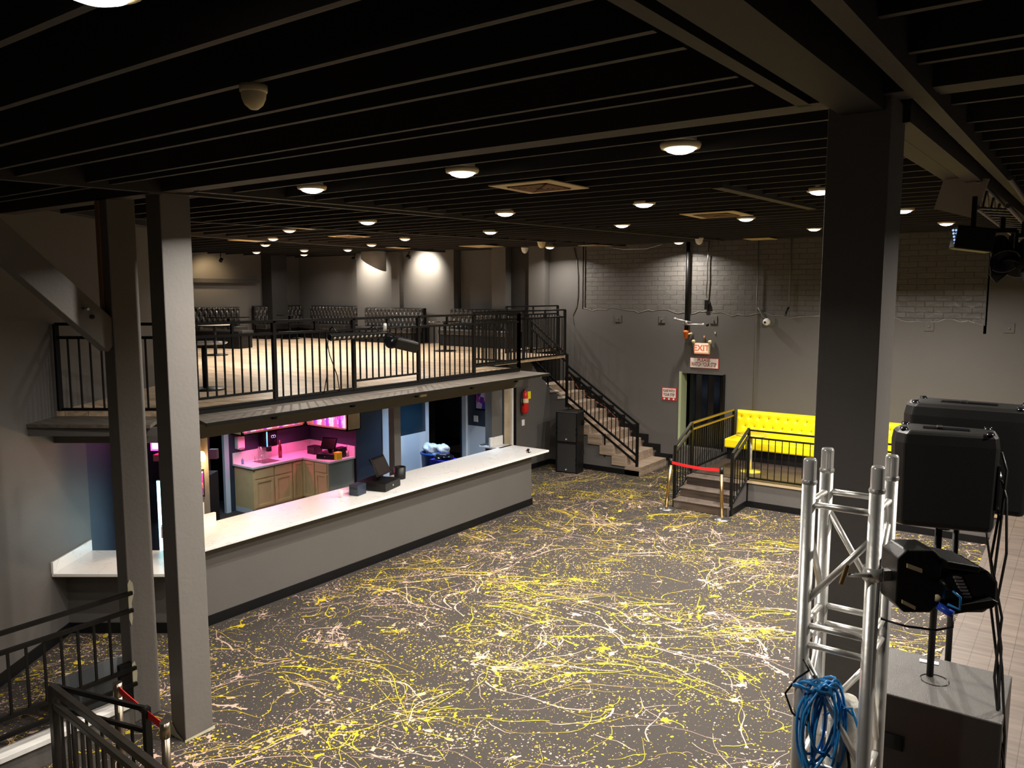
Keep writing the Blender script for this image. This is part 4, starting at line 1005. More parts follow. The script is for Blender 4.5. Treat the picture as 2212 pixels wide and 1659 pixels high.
# speaker cables hanging at the right
def cable(label, pts, r=.007, m=BLKPL): tag(MB().tube(pts, r, 8).build('speaker_cable', m), label, 'cable')
q0 = (-.36, 4.93, 3.2)
cable('black cable bowing out of the upper socket of the pole speaker', [(-.37, 4.93, 3.3), (-.33, 4.93, 3.31), (-.30, 4.9, 3.22), (-.31, 4.85, 2.9), (-.33, 4.85, 2.5), (-.27, 4.75, 2.2), (-.235, 4.65, 1.9), (-.22, 4.5, 1.3)])
cable('black cable dropping from the middle socket of the pole speaker', [(-.37, 4.92, 3.16), (-.32, 4.91, 3.16), (-.29, 4.86, 3.08), (-.27, 4.8, 2.8), (-.30, 4.8, 2.5), (-.25, 4.74, 2.2), (-.21, 4.6, 1.9), (-.20, 4.5, 1.4)])
cable('black cable dropping from the lower socket of the pole speaker', [(-.38, 4.92, 3.04), (-.34, 4.91, 3.04), (-.32, 4.86, 2.98), (-.34, 4.82, 2.75), (-.27, 4.8, 2.45), (-.28, 4.72, 2.15), (-.225, 4.6, 1.85), (-.21, 4.5, 1.3)])
cable('thin black cable crossing the other speaker cables', [(-.39, 4.91, 2.98), (-.36, 4.88, 2.8), (-.30, 4.83, 2.5), (-.26, 4.76, 2.3), (-.25, 4.66, 2.0), (-.19, 4.52, 1.7), (-.14, 4.45, 1.3)], .006)
cable('thin brown cable arching away over the stage floor', [(-.20, 4.5, 1.72), (-.15, 4.5, 1.74), (-.08, 4.48, 1.66), (-.04, 4.4, 1.4), (-.02, 4.3, 1.1)], .004, COPPER)
tag(MB().obox((-.63, 5.06, 2.003), (.10, .04, .002), (0, 0, R(8))).build('paper_slip', WHITE), 'white slip of paper lying by the foot of the speaker pole', 'paper')
crt = thing('folded_frame_pile', 'dark pile of orange and green folded frames beside the subwoofers', 'folded frames', (-.85, 4.3, 0))
for k in range(3): MB().bar((-.72, 4.12+.05*k, 1.62+.04*k), (-.40, 4.35, 1.62+.05*k), .03, .03).build('slat', mat('dark_orange', (.3, .07, .02), .5), crt)
for k in range(2): MB().bar((-.60, 4.15, 1.52-.1*k), (-.32, 4.3, 1.46-.1*k), .03, .04).build('green_slat', mat('dark_green', (.03, .05, .015), .5), crt)
for x in (-.70, -.36): MB().box(x-.015, x+.015, 4.2, 4.23, 1.0, 1.7).build('leg', IRON, crt)

# ------------------------------------------------------------------ stage lighting rig near the ceiling
rig = thing('ceiling_truss', 'dark lighting truss hung under the ceiling along the stage edge', 'truss', (-.8, 11, 5))
for dx, dz in ((-.10, .10), (.10, .10), (-.10, -.10), (.10, -.10)):
    MB().cyl((-.64+dx, 7.0, 4.90+dz), (-.64+dx, 14.0, 4.90+dz), .018, seg=12).build('chord', mat('dull_steel', (.16, .15, .14), .4, .8), rig)
for k in range(22):
    y0 = 7.05+.28*k; u = 1 if k % 2 else -1
    MB().cyl((-.74, y0, 4.90-.10*u), (-.74, y0+.28, 4.90+.10*u), .009, seg=8).build('lacing', MATS['dull_steel'], rig)
    MB().cyl((-.74, y0, 4.80), (-.54, y0+.28, 4.80), .009, seg=8).build('lacing', MATS['dull_steel'], rig)
pn = thing('tilted_panel', 'plain brown square panel tilted in front of the lighting truss', 'panel', (-.85, 7.1, 5.0))
MB().add([(q[0]*.79, q[1]*.79, CH+(q[2]-CH)*.79) for q in ((-1.24, 9.0, 5.32), (-.86, 8.9, 5.24), (-.97, 8.95, 4.88), (-1.33, 9.05, 5.0), (-1.23, 9.03, 5.32), (-.85, 8.93, 5.24), (-.96, 8.98, 4.88), (-1.32, 9.08, 5.0))], [(0,3,2,1), (4,5,6,7), (0,1,5,4), (1,2,6,5), (2,3,7,6), (3,0,4,7)]).build('board', mat('panel_brown', (.26, .225, .20), .6, noise=.1), pn)
MB().cyl((-.80, 7.10, 5.02), (-.80, 7.12, CZ(7.1)+.02), .01, seg=8).build('hanger', IRON, pn)
def fixture(label, x, y, z, tilt, rot, s=1.0):
    t = thing('stage_spotlight', label, 'stage light', (x, y, z), R(rot))
    MB().bar((0, 0, .28*s), (0, 0, .16*s), .03, .03).bar((-.12*s, 0, .16*s), (.12*s, 0, .16*s), .02, .03).bar((-.12*s, 0, .16*s), (-.12*s, 0, -.02), .02, .03).bar((.12*s, 0, .16*s), (.12*s, 0, -.02), .02, .03).build('yoke', IRON, t, local=True)
    d = Vector((0, -math.cos(R(tilt)), -math.sin(R(tilt))))
    MB().lathe([(0, -.12*s), (.07*s, -.11*s), (.09*s, 0), (.10*s, .12*s), (.13*s, .20*s), (.12*s, .20*s), (.09*s, .12*s), (0, .11*s)], (0, 0, 0), 20, axis=d).build('lamp_head', BLKPL, t, local=True)
    for sx_ in (-1, 1):
        MB().obox((sx_*.12*s, d.y*.25*s, d.z*.25*s), (.006, .12*s, .14*s), (R(-tilt), 0, sx_*.4)).build('barn_door', BLKPL, t, local=True)
    return t
fixture('black barn door spotlight lowest on the ceiling rig', -.53, 6.55, 4.47, 40, 20, .75)
fixture('black barn door spotlight at the picture edge of the ceiling rig', -.40, 6.62, 4.44, 50, -30, .75)
lp = thing('led_panel_light', 'black stage light with two columns of small blue LEDs under the rig', 'stage light', (-.72, 6.4, 4.55))
MB().obox((-.69, 6.4, 4.53), (.24, .15, .16), (0, R(8), R(20))).build('housing', BLKPL, lp, .01)
for i in range(6):
    for j in range(2):
        MB().lathe([(0, .004), (.007, .003), (.008, 0)], (-.80+.018*j+.004*i, 6.305+.006*j, 4.59-.022*i), 10, axis=(-.3, -1, 0)).build('led', mat('led_blue_white', (.6, .75, 1), .2, emit=(.4, .6, 1), es=.9), lp)
MB().bar((-.69, 6.4, 4.6), (-.69, 6.4, 4.82), .03, .03).build('hanger', IRON, lp)

# ------------------------------------------------------------------ bar
bar = thing('bar_counter', 'long grey bar with white marble top under the balcony', 'bar', (-8.9, 9, 0))
MB().box(-8.98, -8.74, 5.36, 12.75, 0, 1.04).build('front_panel', WALL, bar)
MB().box(-8.742, -8.722, 5.36, 12.76, 0, .13).box(-8.98, -8.722, 12.745, 12.765, 0, .13).build('baseboard', BASEB, bar)
MB().box(-9.48, -8.52, 5.42, 13.05, 1.04, 1.08).build('countertop', MARBLE, bar, .006)
MB().box(-9.95, -9.4, 12.62, 13.05, 1.04, 1.08).build('countertop_return', MARBLE, bar, .006)
MB().box(-9.70, -9.66, 12.62, 13.05, 1.08, 1.26).build('splash', MARBLE, bar, .003)
MB().box(-9.44, -9.0, 5.40, 5.43, 1.08, 1.2).box(-9.48, -9.44, 5.43, 6.2, 1.08, 1.21).build('splash', MARBLE, bar, .003)
lb = thing('bar_counter', 'low white marble counter section against the left slanted wall', 'bar', (*rd(-4.8, 9.5), 0))
slab_rd(-5.46, -3.97, 9.43, 9.53, 0, .82).build('front_panel', WALL, lb)
slab_rd(-5.46, -3.98, 9.41, 9.428, 0, .13).build('baseboard', BASEB, lb)
slab_rd(-5.455, -3.95, 9.12, 10.0, .82, .86).build('countertop', MARBLE, lb, .006)
slab_rd(-5.458, -5.43, 9.12, 10.0, .86, 1.0).build('splash', MARBLE, lb, .003)
# posts at the bar
def post(name, label, x0, x1, y0, y1, z0=0, z1=2.45):
    t = thing(name, label, 'post', ((x0+x1)/2, (y0+y1)/2, 0)); MB().box(x0, x1, y0, y1, z0, z1).build('post', WALL, t); return t
post('bar_post', 'slim grey post rising behind the cash register', -9.68, -9.55, 9.76, 9.92)
struct(MB().box(-9.85, -9.68, 12.70, 13.05, 0, 2.45).build('wall_bar_end', WALL))
struct(MB().box(-9.75, -9.60, 5.6, 6.22, 0, 2.45).build('wall_bar_near', WALL))
pst = thing('poster', 'small pink and purple framed poster on the grey pier behind the nearest column', 'poster', (-9.58, 5.98, 1.6))
MB().box(-9.599, -9.585, 5.80, 6.14, 1.42, 1.80).build('frame', BASEB, pst)
MB().box(-9.584, -9.58, 5.83, 6.12, 1.45, 1.77).build('print', POSTER2, pst)
wp = tag(MB().box(-9.599, -9.588, 5.99, 6.12, 1.10, 1.34).build('notice_sheet', WHITE), 'narrow white sheet on the grey pier below the small poster', 'notice')
sc = thing('wall_sconce', 'glowing amber lamp on the grey pier above the small poster', 'wall lamp', (-9.55, 6.05, 1.95))
MB().lathe([(0, -.06), (.04, -.05), (.055, 0), (.03, .07), (0, .08)], (-9.53, 6.08, 1.98), 20).build('bulb', GLOWO, sc)
MB().box(-9.60, -9.55, 6.04, 6.12, 1.94, 2.02).build('mount', BASEB, sc)
l = bpy.data.lights.new('lamp_light', 'POINT'); l.energy = 26; l.color = (1, .62, .28); l.shadow_soft_size = .05
o = bpy.data.objects.new('lamp_light', l); C.objects.link(o); o.parent = sc; o.location = (.10, .02, -.06)

# bar interior walls
bw = MB()
bw.box(-13.25, -13.13, 8.9, 11.0, 0, 2.45)
bw.box(-13.25, -13.13, 6.0, 8.0, 0, 2.45).box(-13.25, -13.13, 8.0, 8.9, 2.2, 2.45)
bw.box(-13.13, -11.72, 10.90, 11.0, 0, 2.45)
bw.box(-11.84, -11.72, 11.0, 13.05, 0, 2.45)
bw.box(-11.84, -11.72, 13.05, 14.3, 2.2, 2.45)
bw.box(-11.84, -10.60, 14.30, 14.42, 0, 2.45)
struct(bw.build('wall_bar', NAVY))
struct(MB().box(-14.5, -14.4, 7.5, 14.6, 0, 2.5).box(-12.9, -12.8, 12.9, 14.5, 0, 2.45).build('wall_bar_dark', BLACKC))
struct(slab_rd(-9, -4.78, 12.3, 12.4, 0, 2.45).build('wall_bar_back', NAVY))
jw = mat('pale_jamb', (.55, .6, .68), .45)
struct(MB().box(-13.15, -13.08, 8.82, 8.92, 0, 2.25).build('trim_8', jw))
struct(MB().box(-11.73, -11.70, 11.62, 11.86, 0, 2.45).build('trim_9', jw))
struct(MB().box(-11.73, -11.70, 12.95, 13.05, 0, 2.3).build('trim_10', jw))
struct(MB().box(-11.72, -11.60, 14.22, 14.30, 0, 2.45).build('trim_11', jw))
struct(MB().box(-11.73, -11.705, 11.86, 12.95, 0, 1.15).build('trim_12', jw))
struct(MB().box(-11.60, -10.62, 14.28, 14.299, 0, 1.12).build('trim_13', jw))
gd = MB().box(-11.73, -11.71, 11.90, 12.85, 1.15, 2.4).build('window_1', mat('dark_glass', (.01, .03, .05), .08)); struct(gd)
p1 = thing('poster', 'framed purple poster on the navy wall beside the barrel doorway', 'poster', (-11.1, 14.27, 1.9))
MB().box(-11.36, -10.96, 14.275, 14.298, 1.50, 2.30).build('frame', BASEB, p1)
MB().box(-11.33, -10.99, 14.268, 14.276, 1.54, 2.26).build('print', POSTERM, p1)
for (a, b, c_, d) in ((-11.28, -11.21, 2.0, 2.18), (-11.10, -11.04, 1.72, 1.95)): MB().box(a, b, 14.262, 14.268, c_, d).build('bottle_print', mat('print_pink', (.5, .25, .35), .4), p1)
for zz in (2.05, 1.82): MB().box(-11.2, -11.1, 14.262, 14.268, zz, zz+.03).build('print_line', mat('print_white', (.7, .6, .8), .4), p1)
sw = thing('wall_plate', 'white double switch plate on the navy wall below the purple poster', 'switch plate', (-11.3, 14.28, 1.3))
MB().box(-11.42, -11.30, 14.285, 14.299, 1.22, 1.36).build('plate', WHITE, sw, .002)
bx2 = thing('wall_box', 'small cream box on the grey fascia below the balcony ledge', 'junction box', (-8.72, 9.9, 2.52))
MB().box(-8.739, -8.68, 9.50, 9.64, 2.50, 2.64).build('box', OFFW, bx2, .005); MB().box(-8.68, -8.675, 9.52, 9.56, 2.53, 2.61).build('key', CREAM, bx2)

# back bar cabinets, L shaped
cab = thing('base_cabinet', 'maple sink cabinet run with two doors along the navy wall', 'cabinet', (-12.8, 9.6, 0))
MB().box(-13.12, -12.54, 9.05, 10.22, .10, .88).build('body', MAPLE, cab)
MB().box(-13.12, -12.60, 9.05, 10.3, 0, .10).build('toe_kick', jw, cab)
def panel_door(parent, name, y0, y1, z0, z1, x=-12.54, ax='x'):
    m = MB(); w = .055
    def bx_(a, b, c0, c1, t0, t1):
        if ax == 'x': m.box(x+t0, x+t1, a, b, c0, c1)
        else: m.box(a, b, x-t1, x-t0, c0, c1)
    bx_(y0, y0+w, z0, z1, 0, .022); bx_(y1-w, y1, z0, z1, 0, .022); bx_(y0+w, y1-w, z0, z0+w, 0, .022); bx_(y0+w, y1-w, z1-w, z1, 0, .022); bx_(y0+w, y1-w, z0+w, z1-w, 0, .008)
    return m.build(name, MAPLE, parent, .003)
for y0, y1 in ((9.08, 9.50), (9.54, 9.93)):
    panel_door(cab, 'door', y0, y1, .13, .66); MB().box(-12.54, -12.518, y0, y1, .69, .86).build('drawer_front', MAPLE, cab, .003)
panel_door(cab, 'door', 9.97, 10.21, .13, .86)
cab2 = thing('base_cabinet', 'maple cabinet with a drawer and grey side facing the dance floor', 'cabinet', (-12.1, 10.5, 0))
MB().box(-12.54, -11.80, 10.23, 10.88, .10, .88).build('body', MAPLE, cab2)
MB().box(-11.80, -11.775, 10.23, 10.88, 0, .88).build('end_panel', mat('grey_green_panel', (.22, .24, .2), .5), cab2)
panel_door(cab2, 'door', -12.52, -12.20, .13, .86, 10.23, 'y')
panel_door(cab2, 'door', -12.16, -11.83, .13, .66, 10.23, 'y')
MB().box(-12.16, -11.83, 10.208, 10.23, .69, .86).build('drawer_front', MAPLE, cab2, .003)
wt = thing('worktop', 'white L shaped worktop with splashback lit pink in the back bar', 'worktop', (-12.8, 10, .9))
MB().prism([(-13.13, 9.02), (-12.50, 9.02), (-12.50, 10.20), (-11.74, 10.20), (-11.74, 10.89), (-13.13, 10.89)], .885, .925).build('top', MARBLE, wt, .004)
MB().box(-13.129, -13.105, 9.02, 10.89, .925, 1.13).box(-13.1, -11.74, 10.87, 10.895, .925, 1.13).build('splashback', MARBLE, wt)
MB().box(-13.0, -12.62, 9.35, 9.75, .92, .927).build('sink_rim', STEEL, wt)
MB().box(-12.98, -12.64, 9.37, 9.73, .926, .929).build('sink_bowl', mat('sink_dark', (.25, .22, .22), .25, .8), wt)
fa = thing('faucet', 'chrome gooseneck faucet at the back bar sink', 'faucet', (-13.05, 9.55, .93))
MB().tube([(-13.05, 9.55, .93), (-13.05, 9.55, 1.12), (-13.02, 9.55, 1.18), (-12.96, 9.55, 1.18), (-12.93, 9.55, 1.12)], .010, 8).build('spout', CHROME, fa)
for s_ in (-.08, .08): MB().cyl((-13.05, 9.55+s_, .93), (-13.05, 9.55+s_, 1.0), .014).bar((-13.05, 9.55+s_, 1.0), (-13.0, 9.55+s_*1.5, 1.01), .012, .01).build('handle', CHROME, fa)
so = thing('soap_dispenser', 'white soap dispenser on the navy wall next to the sink', 'dispenser', (-13.1, 9.2, 1.3))
MB().box(-13.129, -13.02, 9.08, 9.24, 1.20, 1.44).build('body', WHITE, so, .015); MB().box(-13.03, -13.01, 9.11, 9.21, 1.19, 1.23).build('lever', SILV, so)
pt = thing('towel_dispenser', 'black paper towel dispenser with a blue light strip over the sink', 'dispenser', (-13.05, 9.75, 1.3))
MB().box(-13.129, -12.92, 9.62, 9.92, 1.16, 1.5).build('body', BLKGL, pt, .02)
MB().box(-12.918, -12.91, 9.66, 9.675, 1.18, 1.5).build('light_strip', BLUELED, pt)
MB().lathe([(.022, 0), (.03, .0), (.03, .004), (.022, .004)], (-12.92, 9.80, 1.36), 20, axis=(1, 0, 0)).lathe([(.022, 0), (.03, .0), (.03, .004), (.022, .004)], (-12.92, 9.85, 1.36), 20, axis=(1, 0, 0)).build('emblem', mat('pale_blue', (.2, .5, .7), .4, emit=(.2, .6, .9), es=.5), pt)
MB().box(-13.0, -12.93, 9.70, 9.78, 1.07, 1.16).build('paper_end', BLKPL, pt)
bo = thing('wine_bottle', 'dark red bottle standing on the back bar worktop', 'bottle', (-12.95, 10.0, .925))
MB().lathe([(0, .925), (.036, .925), (.037, 1.08), (.034, 1.14), (.015, 1.20), (.013, 1.28), (0, 1.28)], (-12.85, 9.92, 0), 20).build('glass', mat('red_glass', (.2, .01, .02), .12), bo)
for i, (x, y, z, r, h, mm, lb_, cat_) in enumerate([(-12.95, 9.12, .925, .025, .12, GLASS, 'small clear soap bottle at the sink corner', 'bottle')]):
    b_ = thing('soap_bottle', lb_, cat_, (x, y, z)); MB().lathe([(0, z), (r, z), (r, z+h*.7), (.008, z+h*.8), (.008, z+h), (0, z+h)], (x, y, 0), 16).build('body', mat('lilac_soap', (.3, .3, .6), .2), b_)
def register(label, x, y, z, rot, s=1.0):
    t = thing('cash_register', label, 'cash register', (x, y, z), R(rot))
    MB().box(-.20*s, .20*s, -.21*s, .21*s, 0, .11*s).build('cash_drawer', BLKPL, t, .006, local=True)
    MB().bar((0, .05*s, .11*s), (0, .0, .20*s), .09*s, .05*s).build('stand', BLKPL, t, local=True)
    MB().obox((0, -.02*s, .30*s), (.34*s, .03*s, .26*s), (R(-28), 0, 0)).build('touch_screen', BLKGL, t, .006, local=True)
    MB().obox((0, -.037*s, .298*s), (.30*s, .004*s, .22*s), (R(-28), 0, 0)).build('display', mat('screen_black', (.02, .015, .015), .1), t, local=True)
    MB().lathe([(0, .003), (.012*s, .003), (.012*s, 0)], (.0, -.211*s, .055*s), 12, axis=(0, -1, 0)).build('drawer_lock', SILV, t, local=True)
    return t
r1 = register('black touchscreen cash register on the white marble bar', -9.02, 8.86, 1.08, 105, 1.2)
r2 = register('black touchscreen cash register on the pink lit back bar worktop', -12.08, 10.52, .925, 20, .95)
def cube_box(name, label, cat_, c, s, m=BLKPL, rot=0):
    t = thing(name, label, cat_, (c[0], c[1], c[2]), R(rot))
    MB().box(-s[0]/2, s[0]/2, -s[1]/2, s[1]/2, 0, s[2]).build('body', m, t, .012, local=True)
    MB().box(-s[0]*.35, s[0]*.35, -s[1]/2-.003, -s[1]/2, s[2]*.6, s[2]*.8).build('slot', BLKGL, t, local=True)
    return t
cube_box('receipt_printer', 'small black printer left of the cash register on the marble bar', 'printer', (-8.98, 8.36, 1.08), (.17, .22, .17), mat('blue_black', (.02, .03, .05), .3), 10)
cube_box('receipt_printer', 'black printer on the back bar worktop in the corner', 'printer', (-12.62, 10.60, .925), (.24, .2, .16))
cube_box('receipt_printer', 'black printer beside the yellow cup on the back bar worktop', 'printer', (-11.93, 10.66, .925), (.16, .22, .2))
nh = tag(MB().lathe([(.095, 1.08), (.10, 1.28), (.085, 1.285), (.085, 1.10), (0, 1.10)], (-9.2, 9.52, 0), 28).build('napkin_holder', BLKPL), 'round black holder behind the cash register on the marble bar', 'holder')
MB().box(-9.44, -9.27, 9.16, 9.36, 1.081, 1.10).build('paper_stack', WHITE); tag(bpy.data.objects['paper_stack'], 'small stack of white paper by the cash register', 'paper')
gl = tag(MB().lathe([(.0, 1.082), (.032, 1.082), (.042, 1.2), (.039, 1.2), (.030, 1.09), (0, 1.09)], (-9.05, 8.08, 0), 24).build('drinking_glass', GLASS), 'clear empty tumbler on the marble bar near the printers', 'glass')
yc = tag(MB().box(-11.86, -11.75+.0, 10.42, 10.55, .925, 1.07).build('yellow_caddy', YEL, bevel=.008), 'yellow plastic cup caddy at the end of the back bar worktop', 'caddy')
ut = thing('utensil_cup', 'cup of straws and pens behind the yellow caddy', 'cup', (-11.85, 10.75, .925))
MB().lathe([(0, .93), (.035, .93), (.04, 1.05), (.035, 1.05), (0, .95)], (-11.86, 10.78, 0), 18).build('cup', SILV, ut)
for k in range(5): MB().cyl((-11.86, 10.78, .95), (-11.86+.02*(k-2), 10.78+.015*((k*7) % 5-2), 1.15), .004, seg=6).build('straw', [WHITE, BLKPL][k % 2], ut)
stp = thing('sticky_note_dispenser', 'small black gadget at the far end of the marble bar', 'dispenser', (-8.78, 12.72, 1.08))
MB().obox((-8.80, 12.72, 1.10), (.05, .13, .03), (0, 0, R(30))).build('body', BLKPL, stp, .004); MB().obox((-8.70, 12.60, 1.085), (.02, .12, .008), (0, 0, R(40))).obox((-8.70, 12.60, 1.086), (.02, .10, .008), (0, 0, R(-30))).build('blade', BASEB, stp)
tag(MB().box(-9.93, -9.86, 12.63, 12.9, 1.082, 1.10).build('cash_tray', GREYPL), 'flat grey tray at the far corner of the bar by the switch wall', 'tray')

# upper open cabinets glowing pink
def upper(label, x0, x1, y0, y1, face):
    t = thing('display_cabinet', label, 'cabinet', ((x0+x1)/2, (y0+y1)/2, 1.5)); w = .02
    z0, z1 = 1.5, 2.4
    m = MB().box(x0, x1, y0, y1, z0, z0+w).box(x0, x1, y0, y1, z1-w, z1)
    if face == 'x': m.box(x0, x1, y0, y0+w, z0, z1).box(x0, x1, y1-w, y1, z0, z1).box(x0, x0+w, y0, y1, z0, z1)
    else: m.box(x0, x0+w, y0, y1, z0, z1).box(x1-w, x1, y0, y1, z0, z1).box(x0, x1, y1-w, y1, z0, z1)
    m.build('carcass', MAPLE, t)
    if face == 'x': MB().box(x0+.03, x0+.06, y0+.03, y1-.03, z0+.04, z1-.04).build('lit_back', BOTTLES, t); fr_ = MB().box(x1-.02, x1, y0, y1, z0, z0+.05).box(x1-.02, x1, y0, y0+.05, z0, z1).box(x1-.02, x1, y1-.05, y1, z0, z1)
    else: MB().box(x0+.03, x1-.03, y1-.06, y1-.03, z0+.04, z1-.04).build('lit_back', BOTTLES, t); fr_ = MB().box(x0, x1, y0, y0+.02, z0, z0+.05).box(x0, x0+.05, y0, y0+.02, z0, z1).box(x1-.05, x1, y0, y0+.02, z0, z1)
    fr_.build('face_frame', MAPLE, t)
    return t
u1 = upper('open maple cabinet glowing pink over the sink', -13.12, -12.78, 9.0, 10.5, 'x')
u2 = upper('open maple cabinet full of pink lit bottles over the back bar register', -12.78, -11.55, 10.52, 10.87, 'y')
def bottle(x, y, z, h, r, k, grp, label):
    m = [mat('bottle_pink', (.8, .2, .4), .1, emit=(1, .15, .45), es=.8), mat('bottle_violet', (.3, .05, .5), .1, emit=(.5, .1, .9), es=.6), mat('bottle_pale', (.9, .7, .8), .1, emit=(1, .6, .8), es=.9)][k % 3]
    o = MB().lathe([(0, 0), (r, 0), (r, h*.55), (r*.4, h*.72), (r*.35, h), (0, h)], (0, 0, 0), 12).build('liquor_bottle', m); o.location = (x, y, z)
    tag(o, label, 'bottle', grp)
proto = {}
def bot(x, y, z, k, grp, label):
    if k % 3 not in proto:
        bottle(0, 0, 0, .26, .035, k, grp, label); proto[k % 3] = [o for o in C.objects if o.name.startswith('liquor_bottle')][-1]; proto[k % 3].location = (x, y, z)
    else:
        o = proto[k % 3].copy(); C.objects.link(o); o.location = (x, y, z); o['group'] = grp; o['label'] = label
for k in range(11): bot(-12.90, 9.12+.125*k, 1.521, k, 'bottles in the pink cabinet over the sink', 'liquor bottle lit pink on the cabinet shelf above the sink')
for k in range(9): bot(-12.66+.125*k, 10.66, 1.521, k+1, 'bottles in the pink cabinet over the register', 'liquor bottle lit pink on the cabinet shelf above the back bar register')
def arealight(parent, loc, rot, sx_, sy_2, e, col):
    l = bpy.data.lights.new('led_light', 'AREA'); l.shape = 'RECTANGLE'; l.size = sx_; l.size_y = sy_2; l.energy = e; l.color = col; l.spread = R(120)
    o = bpy.data.objects.new('led_light', l); C.objects.link(o); o.parent = parent; o.location = Vector(loc)-wloc(parent); o.rotation_euler = rot
# LED strip under each upper cabinet
MB().box(-12.86, -12.84, 9.05, 10.45, 1.490, 1.499).build('led_strip', GLOWP, u1); arealight(u1, (-12.85, 9.75, 1.485), (0, 0, 0), .04, 1.3, 10, (1, .10, .36))
MB().box(-12.6, -11.6, 10.62, 10.64, 1.490, 1.499).build('led_strip', GLOWP, u2); arealight(u2, (-12.1, 10.6, 1.485), (0, 0, 0), 1.0, .04, 9, (1, .10, .36))
arealight(u1, (-12.74, 9.75, 1.9), (0, R(-90), 0), .7, 1.3, 5, (1, .12, .35))
# cooler behind the left counter
ck = thing('glass_door_cooler', 'tall drinks cooler with bright cyan lit door behind the columns', 'cooler', (*rd(-4.45, 10.9), 0))
slab_rd(-4.90, -4.25, 10.75, 11.3, 0, 1.62).build('cabinet', BLKPL, ck)
slab_rd(-4.82, -4.33, 10.73, 10.749, .15, 1.55).build('lit_door', art_mat('lit_shelves', [(.75, 1, 1), (.5, .95, 1), (.9, 1, 1), (.2, .6, .8)], 7, 4.0), ck)
slab_rd(-4.89, -4.85, 10.73, 10.749, .1, 1.6).build('light_strip', GLOWC, ck)
arealight(ck, (*rd(-4.57, 10.70), .9), (R(90), 0, R(YAW)), .5, 1.3, 3.5, (.5, .85, 1.0))
rb = tag(slab_rd(-4.90, -4.42, 10.85, 11.2, 1.63, 1.86).build('drinks_carton', mat('pink_carton', (.5, .04, .1), .6)), 'red cardboard carton on top of the lit drinks cooler', 'carton')
tag(slab_rd(-4.95, -4.70, 10.8, 11.0, 1.861, 1.95).build('drinks_carton', mat('pink_carton2', (.6, .12, .15), .6)), 'smaller pinkish carton stacked above the drinks cooler', 'carton')
ns = thing('neon_sign', 'glowing pink heart light box high between the two columns', 'neon sign', (*rd(-4.75, 10.9), 2.2))
slab_rd(-5.0, -4.52, 10.85, 10.93, 2.0, 2.24).build('box', mat('hot_pink', (1, .1, .5), .4, emit=(1, .05, .5), es=4), ns)
slab_rd(-4.97, -4.55, 10.83, 10.849, 2.03, 2.21).build('face', mat('light_pink', (1, .6, .9), .4, emit=(1, .45, .85), es=3), ns)
cs = [(.0, -.06), (.07, .02), (.05, .06), (.02, .055), (0, .03), (-.02, .055), (-.05, .06), (-.07, .02)]
MB().prism([(x*.9, y*.9) for x, y in cs], 0, .01, 0, lambda p, z: (*rd(-4.74+p[0], 10.82+z), 2.12+p[1])).build('heart', mat('magenta_glow', (.6, 0, .3), .4, emit=(.8, 0, .35), es=1.5), ns)
tag(slab_rd(-4.72, -4.60, 12.2, 12.29, 1.6, 1.75).build('wall_emblem', mat('emblem_grey', (.35, .33, .38), .5)), 'small pale emblem on the dark wall under the pink heart sign', 'emblem')
# unseen cool fill panels, added under the ceiling to light the bar room
fl = thing('ceiling_fill_panel', 'added cool white fill panel in the ceiling of the servery', 'ceiling light', (-11.8, 8.1, 2.44))
MB().box(-12.1, -11.5, 7.6, 8.6, 2.435, 2.449).build('panel', mat('cool_glow', (1, 1, 1), .5, emit=(.7, .9, 1), es=4), fl); arealight(fl, (-11.8, 8.1, 2.43), (0, 0, 0), .5, .9, 24, (.72, .90, 1.0))
fl2 = thing('ceiling_fill_panel', 'added cool white fill panel in the ceiling near the barrel', 'ceiling light', (-10.7, 12.3, 2.44))
MB().box(-11.0, -10.4, 11.9, 12.7, 2.435, 2.449).build('panel', MATS['cool_glow'], fl2); arealight(fl2, (-10.7, 12.3, 2.43), (0, 0, 0), .5, .7, 30, (.5, .72, 1.0))
# barrel with bags
brl = thing('trash_barrel', 'blue round trash barrel behind the marble bar', 'barrel', (-11.0, 12.45, 0))
MB().lathe([(0, .02), (.22, .02), (.27, .4), (.29, .80), (.31, .81), (.31, .85), (.27, .85), (.26, .2), (0, .2)], (-11.0, 12.45, 0), 36).build('barrel_body', TUBBLUE, brl)
random.seed(5)
def lump(cx, cy, cz, r, seed, sq=(1, 1, .6)):
    random.seed(seed); bm = bmesh.new(); bmesh.ops.create_icosphere(bm, subdivisions=4, radius=r)
    ph = [random.uniform(0, 6) for _ in range(6)]
    for v in bm.verts:
        n_ = v.co.normalized(); q = 1+.14*math.sin(4*n_.x+ph[0]+3*n_.z)+.12*math.sin(6*n_.y+ph[1]+3*n_.x)+.07*abs(math.sin(9*n_.z+ph[2]+5*n_.y))+.03*math.sin(17*n_.x+13*n_.y+ph[3])
        v.co = Vector((n_.x*r*q*sq[0], n_.y*r*q*sq[1], n_.z*r*q*sq[2]))+Vector((cx, cy, cz))
    m = MB(); m.v = [tuple(v.co) for v in bm.verts]; m.f = [tuple(v.index for v in f.verts) for f in bm.faces]; m.mi = [0]*len(m.f); m.sm = [True]*len(m.f); bm.free(); return m
tag(lump(-11.08, 12.40, .93, .17, 3).build('plastic_bag', PBAG), 'crumpled clear plastic bag on the blue barrel, pale side', 'plastic bag')
tag(lump(-10.86, 12.55, .92, .15, 8).build('plastic_bag', PBAG), 'crumpled grey plastic bag on the blue barrel, doorway side', 'plastic bag')
cr_ = tag(MB().box(-10.75, -10.35, 12.0, 12.4, .0, .80).build('blue_crate', mat('deep_blue', (.01, .02, .4), .4), bevel=.01), 'deep blue crate between the barrel and the bar', 'crate')
